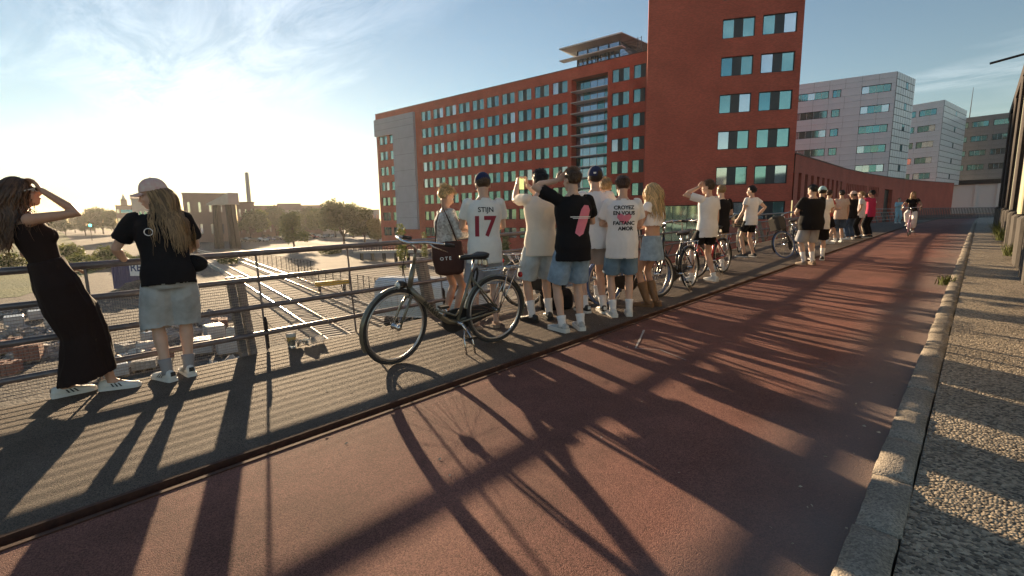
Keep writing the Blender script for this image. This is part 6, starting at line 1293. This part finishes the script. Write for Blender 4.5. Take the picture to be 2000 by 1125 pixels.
# right half of the row
w11, i11 = person('man in a white shirt and black shorts raising an arm to his brow', (1377, 549), az=72, H=1.83, skin='fair', top=dict(col='white', hem=-.17, ease=.03, sleeve=.62), bottom=dict(col='black', hem=.62, leg=.11), shoes=dict(kind='chunky', col='shoe_white', sock='white', sockh=.06), hair=dict(kind='short', col='brown', len=.05, n=420), head=(22, 2), feet=((-.2, .12, 14), (.12, -.08, -8)),
    L=dict(head=(-.10, .12, .0), hint=(-.8, .6, -.4), hd=(.7, -.1, .5), pn=(0, -1, 0), curl=.25), Rr=HANG(1))
w12, i12 = person('fair haired man in a black shirt and beige shorts behind a white shirt', (1402, 528), az=55, H=1.80, near=False, skin='pale', top=dict(col='black', hem=-.17, ease=.03), bottom=dict(col='sand', hem=.8), shoes=dict(kind='sneaker', sock='white'), hair=dict(kind='short', col='sandy', len=.02, n=300), head=(0, -8), L=FRONT(-1), Rr=FRONT(1, 1.1, .18, .3))
w13, i13 = person('man in a white shirt and black shorts with a hand on his hip', (1462, 502), az=70, H=1.86, near=False, skin='fair', top=dict(col='white', hem=-.15, ease=.02, sleeve=.5), bottom=dict(col='black', hem=.68, leg=.10), shoes=dict(kind='sneaker', col='shoe_black'), hair=dict(kind='short', col='black', len=.06, n=420), head=(20, 0), feet=((-.1, .05, 16), (.1, -.05, -10)),
    Rr=dict(to=(.17, -.06, 1.03), hint=(1, -.5, .1), hd=(-.7, .3, -.4), pn=(-.3, 0, 1), curl=.5), L=dict(to=(-.24, .18, .92), hint=(-.3, -.6, -.1)))
w14, i14 = person('heavy set man in a wide black shirt and grey shorts looking down', (1578, 517), az=48, H=1.78, near=False, bulk=1.10, fat=.16, skin='pale', top=dict(col='black', hem=-.18, ease=.05, sleeve=.75, sease=.04), bottom=dict(col='grey', hem=.95, leg=.128, ease=.03), shoes=dict(kind='sneaker', col='sandal', sole='sandal', sock='white', sockh=.2), hair=dict(kind='short', col='black', len=.04, n=380), head=(22, -18), L=FRONT(-1, 1.1, .15, .28), Rr=FRONT(1, 1.1, .1, .3))
w15, i15 = person('man in a white shirt, pale blue cap and black shorts beside the heavy set man', (1596, 508), az=20, H=1.76, near=False, skin='fair', top=dict(col='white', hem=-.20, ease=.035), bottom=dict(col='black', hem=.98, leg=.115), shoes=dict(kind='sneaker', col='shoe_black', sock='white', sockh=.2), hair=dict(kind='short', col='dark', len=.04, n=300), cap=dict(col='ltblue'), head=(-10, -10), L=FRONT(-1), Rr=FRONT(1))
FAR = dict(near=False, group='people standing in the far group')
person('man in a red shirt turning to the others in the far group', (1612, 476), az=-50, H=1.80, skin='fair', top=dict(col='red'), bottom=dict(col='black', hem=.9), shoes=dict(kind='sneaker', sock='white'), hair=dict(kind='short', col='auburn', len=.05, n=360), head=(30, 0), L=HANG(-1), Rr=FRONT(1), **FAR)
person('man in a striped pink shirt and blue denim shorts with his back turned', (1637, 473), az=35, H=1.80, skin='fair', top=dict(col='stripe', ease=.03), bottom=dict(col='denim_dark', hem=.98, leg=.12), shoes=dict(kind='sneaker', sock='white', sockh=.05), hair=dict(kind='short', col='dark', len=.05, n=360), head=(-10, 0), L=FRONT(-1, 1.1, .15, .25), Rr=HANG(1), **FAR)
person('person in a pink cap, black shirt and dark jeans in the far group', (1660, 468), az=60, H=1.78, skin='mid', top=dict(col='black'), bottom=dict(kind='pants', col='denim_dark', hem=1.93, leg=.10), shoes=dict(kind='sneaker'), hair=dict(kind='short', col='dark', len=.07, n=360), cap=dict(col='pinkcap', brim='pinkcap'), head=(25, 0), L=FRONT(-1), Rr=FRONT(1), **FAR)
person('man in a white shirt and black trousers standing sideways in the far group', (1676, 466), az=95, H=1.78, skin='fair', top=dict(col='white', ease=.02), bottom=dict(kind='pants', col='black', hem=1.93, leg=.098), shoes=dict(kind='sneaker', col='shoe_black', sole='sandal'), hair=dict(kind='short', col='sandy', len=.04, n=360), L=HANG(-1, .1, .9), Rr=HANG(1), **FAR)
person('person in a cream top and pale trousers half hidden in the far group', (1684, 462), az=50, H=1.70, skin='fair', top=dict(col='cream'), bottom=dict(kind='pants', col='sand', hem=1.93, leg=.10), shoes=dict(kind='sneaker'), hair=dict(kind='short', col='brown', len=.05, n=300), L=FRONT(-1), Rr=FRONT(1), **FAR)
PRm = [('poly', dict(poly=[(-.04, -.03), (.04, -.03), (.05, .05), (-.03, .05)], mat='print_white', t_=.36, x=.05))]
wm_, im_ = person('man in a magenta shirt, black cap and black trousers filming with a phone', (1696, 464), az=78, H=1.82, skin='tan', top=dict(col='magenta', ease=.025, print=PRm), bottom=dict(kind='pants', col='black', hem=1.93, leg=.115), shoes=dict(kind='sneaker', col='shoe_black'), hair=dict(kind='short', col='black', len=.04, n=260), cap=dict(col='black'), head=(0, 4), L=dict(to=(-.12, .38, 1.58), hint=(-.5, 0, -1), curl=.8, hd=(.1, .2, 1)), Rr=dict(to=(.06, .38, 1.58), hint=(.5, 0, -1), curl=.8, hd=(-.1, .2, 1)), **FAR)
upd(); phone(wm_.matrix_world @ V(-.03, .42, 1.68), (R(90), 0, R(78)), 'phone held up by the man in the magenta shirt', False)
person('person in pale blue clothes standing at the far railing', (1752, 436), az=-150, H=1.72, skin='pale', top=dict(col='ltblue', sleeve=1.8, ease=.03), bottom=dict(kind='pants', col='ltblue', hem=1.93, leg=.10), shoes=dict(kind='sneaker'), hair=dict(kind='short', col='sandy', len=.04, n=260), L=FRONT(-1, 1.2), Rr=FRONT(1, 1.2), near=False)
# the cyclist, seated on the bicycle
upd(); cm = CYB.matrix_world.copy()
wc_, ic_ = person('long haired woman in a black top and white trousers riding a bicycle', None, H=1.70, fem=True, skin='tan', near=False, group='people on the path', top=dict(col='black', sleeve=.5, ease=.02, fit=True), bottom=dict(kind='pants', col='white', hem=1.8, leg=.098), shoes=dict(kind='sneaker'), hair=dict(kind='long', col='dirty', len=.34, n=520, wave=.4), head=(10, -6),
    lean=(14, 0), pelz=1.06, pel=(0, 0, 0), ankles=((-.10, .20, .30), (.10, .26, .56)), feet=((-.1, 0, 4), (.1, 0, -4)), L=dict(to=(-.28, .46, 1.17), hint=(-.7, -.4, -.5), pn=(0, 0, -1), curl=.9), Rr=dict(to=(.28, .46, 1.17), hint=(.7, -.4, -.5), pn=(0, 0, -1), curl=.9), rot=cm @ Matrix.Translation((-.23, 0, -.06)) @ Matrix.Rotation(R(-90), 4, 'Z'))
# ================================================================== small things on the deck
bk = tag(empty('sports_bag', on_deck(1086, 603), R(60)), 'black bag standing on the deck between the legs of the watching men', 'bag'); m = MB(); loft(m, [(V(0, 0, z), V(1, 0, 0), V(0, 1, 0), w, d) for z, w, d in ((.005, .20, .12), (.03, .23, .14), (.2, .235, .135), (.27, .2, .1), (.29, .1, .04))], 18, 3)
bm_ = remesh(m, 'bag', MT['cloth_black'], .012, 2); wrinkle(bm_, .008, 6, 3); link('body', bm_, bk); MB().tube([(-.12, 0, .27), (-.06, 0, .37), (.06, 0, .37), (.12, 0, .27)], .01, 6).build('handle', MT['cloth_black'], bk, smooth=True); MB().tube([(.03 * math.cos(a) - .02, -.143, .1 + .014 * math.sin(a)) for a in [6.283 * q / 12 for q in range(12)]], .003, 4, closed=True).build('emblem', MT['sandal'], bk)
pm('beer', (.75, .45, .08), .15, var=.05); _cp = pm('clear_plastic', (.95, .95, .95), .08, var=0); _cp.node_tree.nodes['Principled BSDF'].inputs['Transmission Weight'].default_value = .92; _cp.node_tree.nodes['Principled BSDF'].inputs['IOR'].default_value = 1.15
def cup(p, rot, full, label, sc=1.0):
    o = tag(empty('plastic_cup', p), label, 'cup', 'plastic cups left at the deck edge'); o.rotation_euler = rot; o.scale = (sc, sc, sc)
    MB().lathe([(.033, 0), (.035, .003), (.046, .125), (.048, .13), (.0455, .125), (.034, .006), (.001, .006)], 16).build('wall', MT['clear_plastic'], o, smooth=True)
    if full: MB().lathe([(.0335, .0062), (.043, .095), (.001, .0955)], 16).build('beer', MT['beer'], o, smooth=True); MB().lathe([(.0432, .0958), (.0445, .118), (.03, .124), (.001, .125)], 16).build('foam', MT['cloth_offwhite'], o, smooth=True)
    return o
cup(on_deck(570, 676), (0, 0, 0), True, 'plastic cup of yellow beer with foam standing at the deck edge', 1.1)
for i, (x, y) in enumerate(((585, 676), (596, 675), (607, 673))): p = on_deck(x, y); cup(V(p.x, p.y, p.z + .047), (R(88), 0, .7 + i * 1.1), False, 'empty clear plastic cup lying at the deck edge', 1.0)
# weeds
pm('weed', (.12, .14, .03), .8, var=.3, scale=20)
def weed(p, n, h, label, seed):
    r = random.Random(seed); m = MB()
    for i in range(n):
        a = r.uniform(0, 6.28); b = V(r.gauss(0, .05), r.gauss(0, .07), 0); t = b + V(math.cos(a) * h * r.uniform(.2, .7), math.sin(a) * h * r.uniform(.2, .7), h * r.uniform(.5, 1.1)); w = V(-math.sin(a), math.cos(a), 0) * .006
        m.add([b - w, b + w, b.lerp(t, .6) + w * .8 + V(0, 0, h * .12), b.lerp(t, .6) - w * .8 + V(0, 0, h * .12), t], [(0, 1, 2, 3), (3, 2, 4)])
    return tag(m.build('weed', MT['weed'], loc=p), label, 'weed', 'weeds along the kerb and girder')
for i, (x, y, n, h) in enumerate(((1846, 556, 90, .16), (1955, 470, 160, .42), (1948, 458, 120, .5), (1972, 500, 90, .3))): weed(on_deck(x, y, .0 if x < 1900 else .11), n, h, ('tuft of grass growing at the kerb' if x < 1900 else 'dry weeds at the foot of the girder'), i)


# chalk marks and litter on the path
pm('chalk', (.42, .38, .36), .95, var=.3, scale=60)
def strip_px(pts, w, name, label):
    m = MB(); P = [on_deck(x, y) for x, y in pts]
    for a, b in zip(P[:-1], P[1:]):
        d = (b - a); d.z = 0; n = Vector((-d.y, d.x, 0)).normalized() * w; z = Vector((0, 0, .004)); m.quad(a - n + z, b - n * .6 + z, b + n * .6 + z, a + n + z)
    return tag(m.build(name, MT['chalk']), label, kind='structure')
strip_px([(1258, 645), (1250, 663), (1241, 681)], .012, 'chalk_mark', 'short pale chalk line on the red path'); strip_px([(1243, 681), (1290, 684), (1340, 704)], .006, 'chalk_mark', 'faint chalk curve on the red path')
pm('litter', (.45, .38, .28), .9, var=.5, scale=40); _r = random.Random(77); m = MB()
for i in range(260):
    X = _r.choice((_r.uniform(-.5, -.27), _r.uniform(-.08, .6), _r.uniform(-2.8, -.3), _r.uniform(-5.0, -3.0))); Y = 1.2 + 16 * _r.random() ** 1.6; z = zdeck(Y) + (.066 if X > -.1 else .003); a = _r.uniform(0, 6.28); s_ = _r.uniform(.004, .013); c = Vector((X, Y, z))
    u = Vector((math.cos(a), math.sin(a), _r.uniform(0, .3))) * s_; v_ = Vector((-math.sin(a), math.cos(a), _r.uniform(0, .3))) * s_ * .5; m.add([c - u, c - v_, c + u, c + v_ + Vector((0, 0, s_ * .4))], [(0, 1, 2), (0, 2, 3)])
tag(m.build('litter', MT['litter']), 'scattered dry leaf bits on the path and pavement', 'litter', kind='stuff')

# ================================================================== evening haze over the whole place
hz = bpy.data.materials.new('haze'); hz.use_nodes = True; _n = hz.node_tree; _n.nodes.remove(_n.nodes['Principled BSDF']); _pv = _n.nodes.new('ShaderNodeVolumePrincipled')
_pv.inputs['Color'].default_value = (.95, .93, .92, 1); _pv.inputs['Density'].default_value = 0.00012; _pv.inputs['Anisotropy'].default_value = 0.6; _n.links.new(_pv.outputs[0], _n.nodes['Material Output'].inputs['Volume'])
tag(MB().box(-1600, 910, -910, 1210, GZ - 1.0, 36.0).build('haze', hz), kind='stuff')
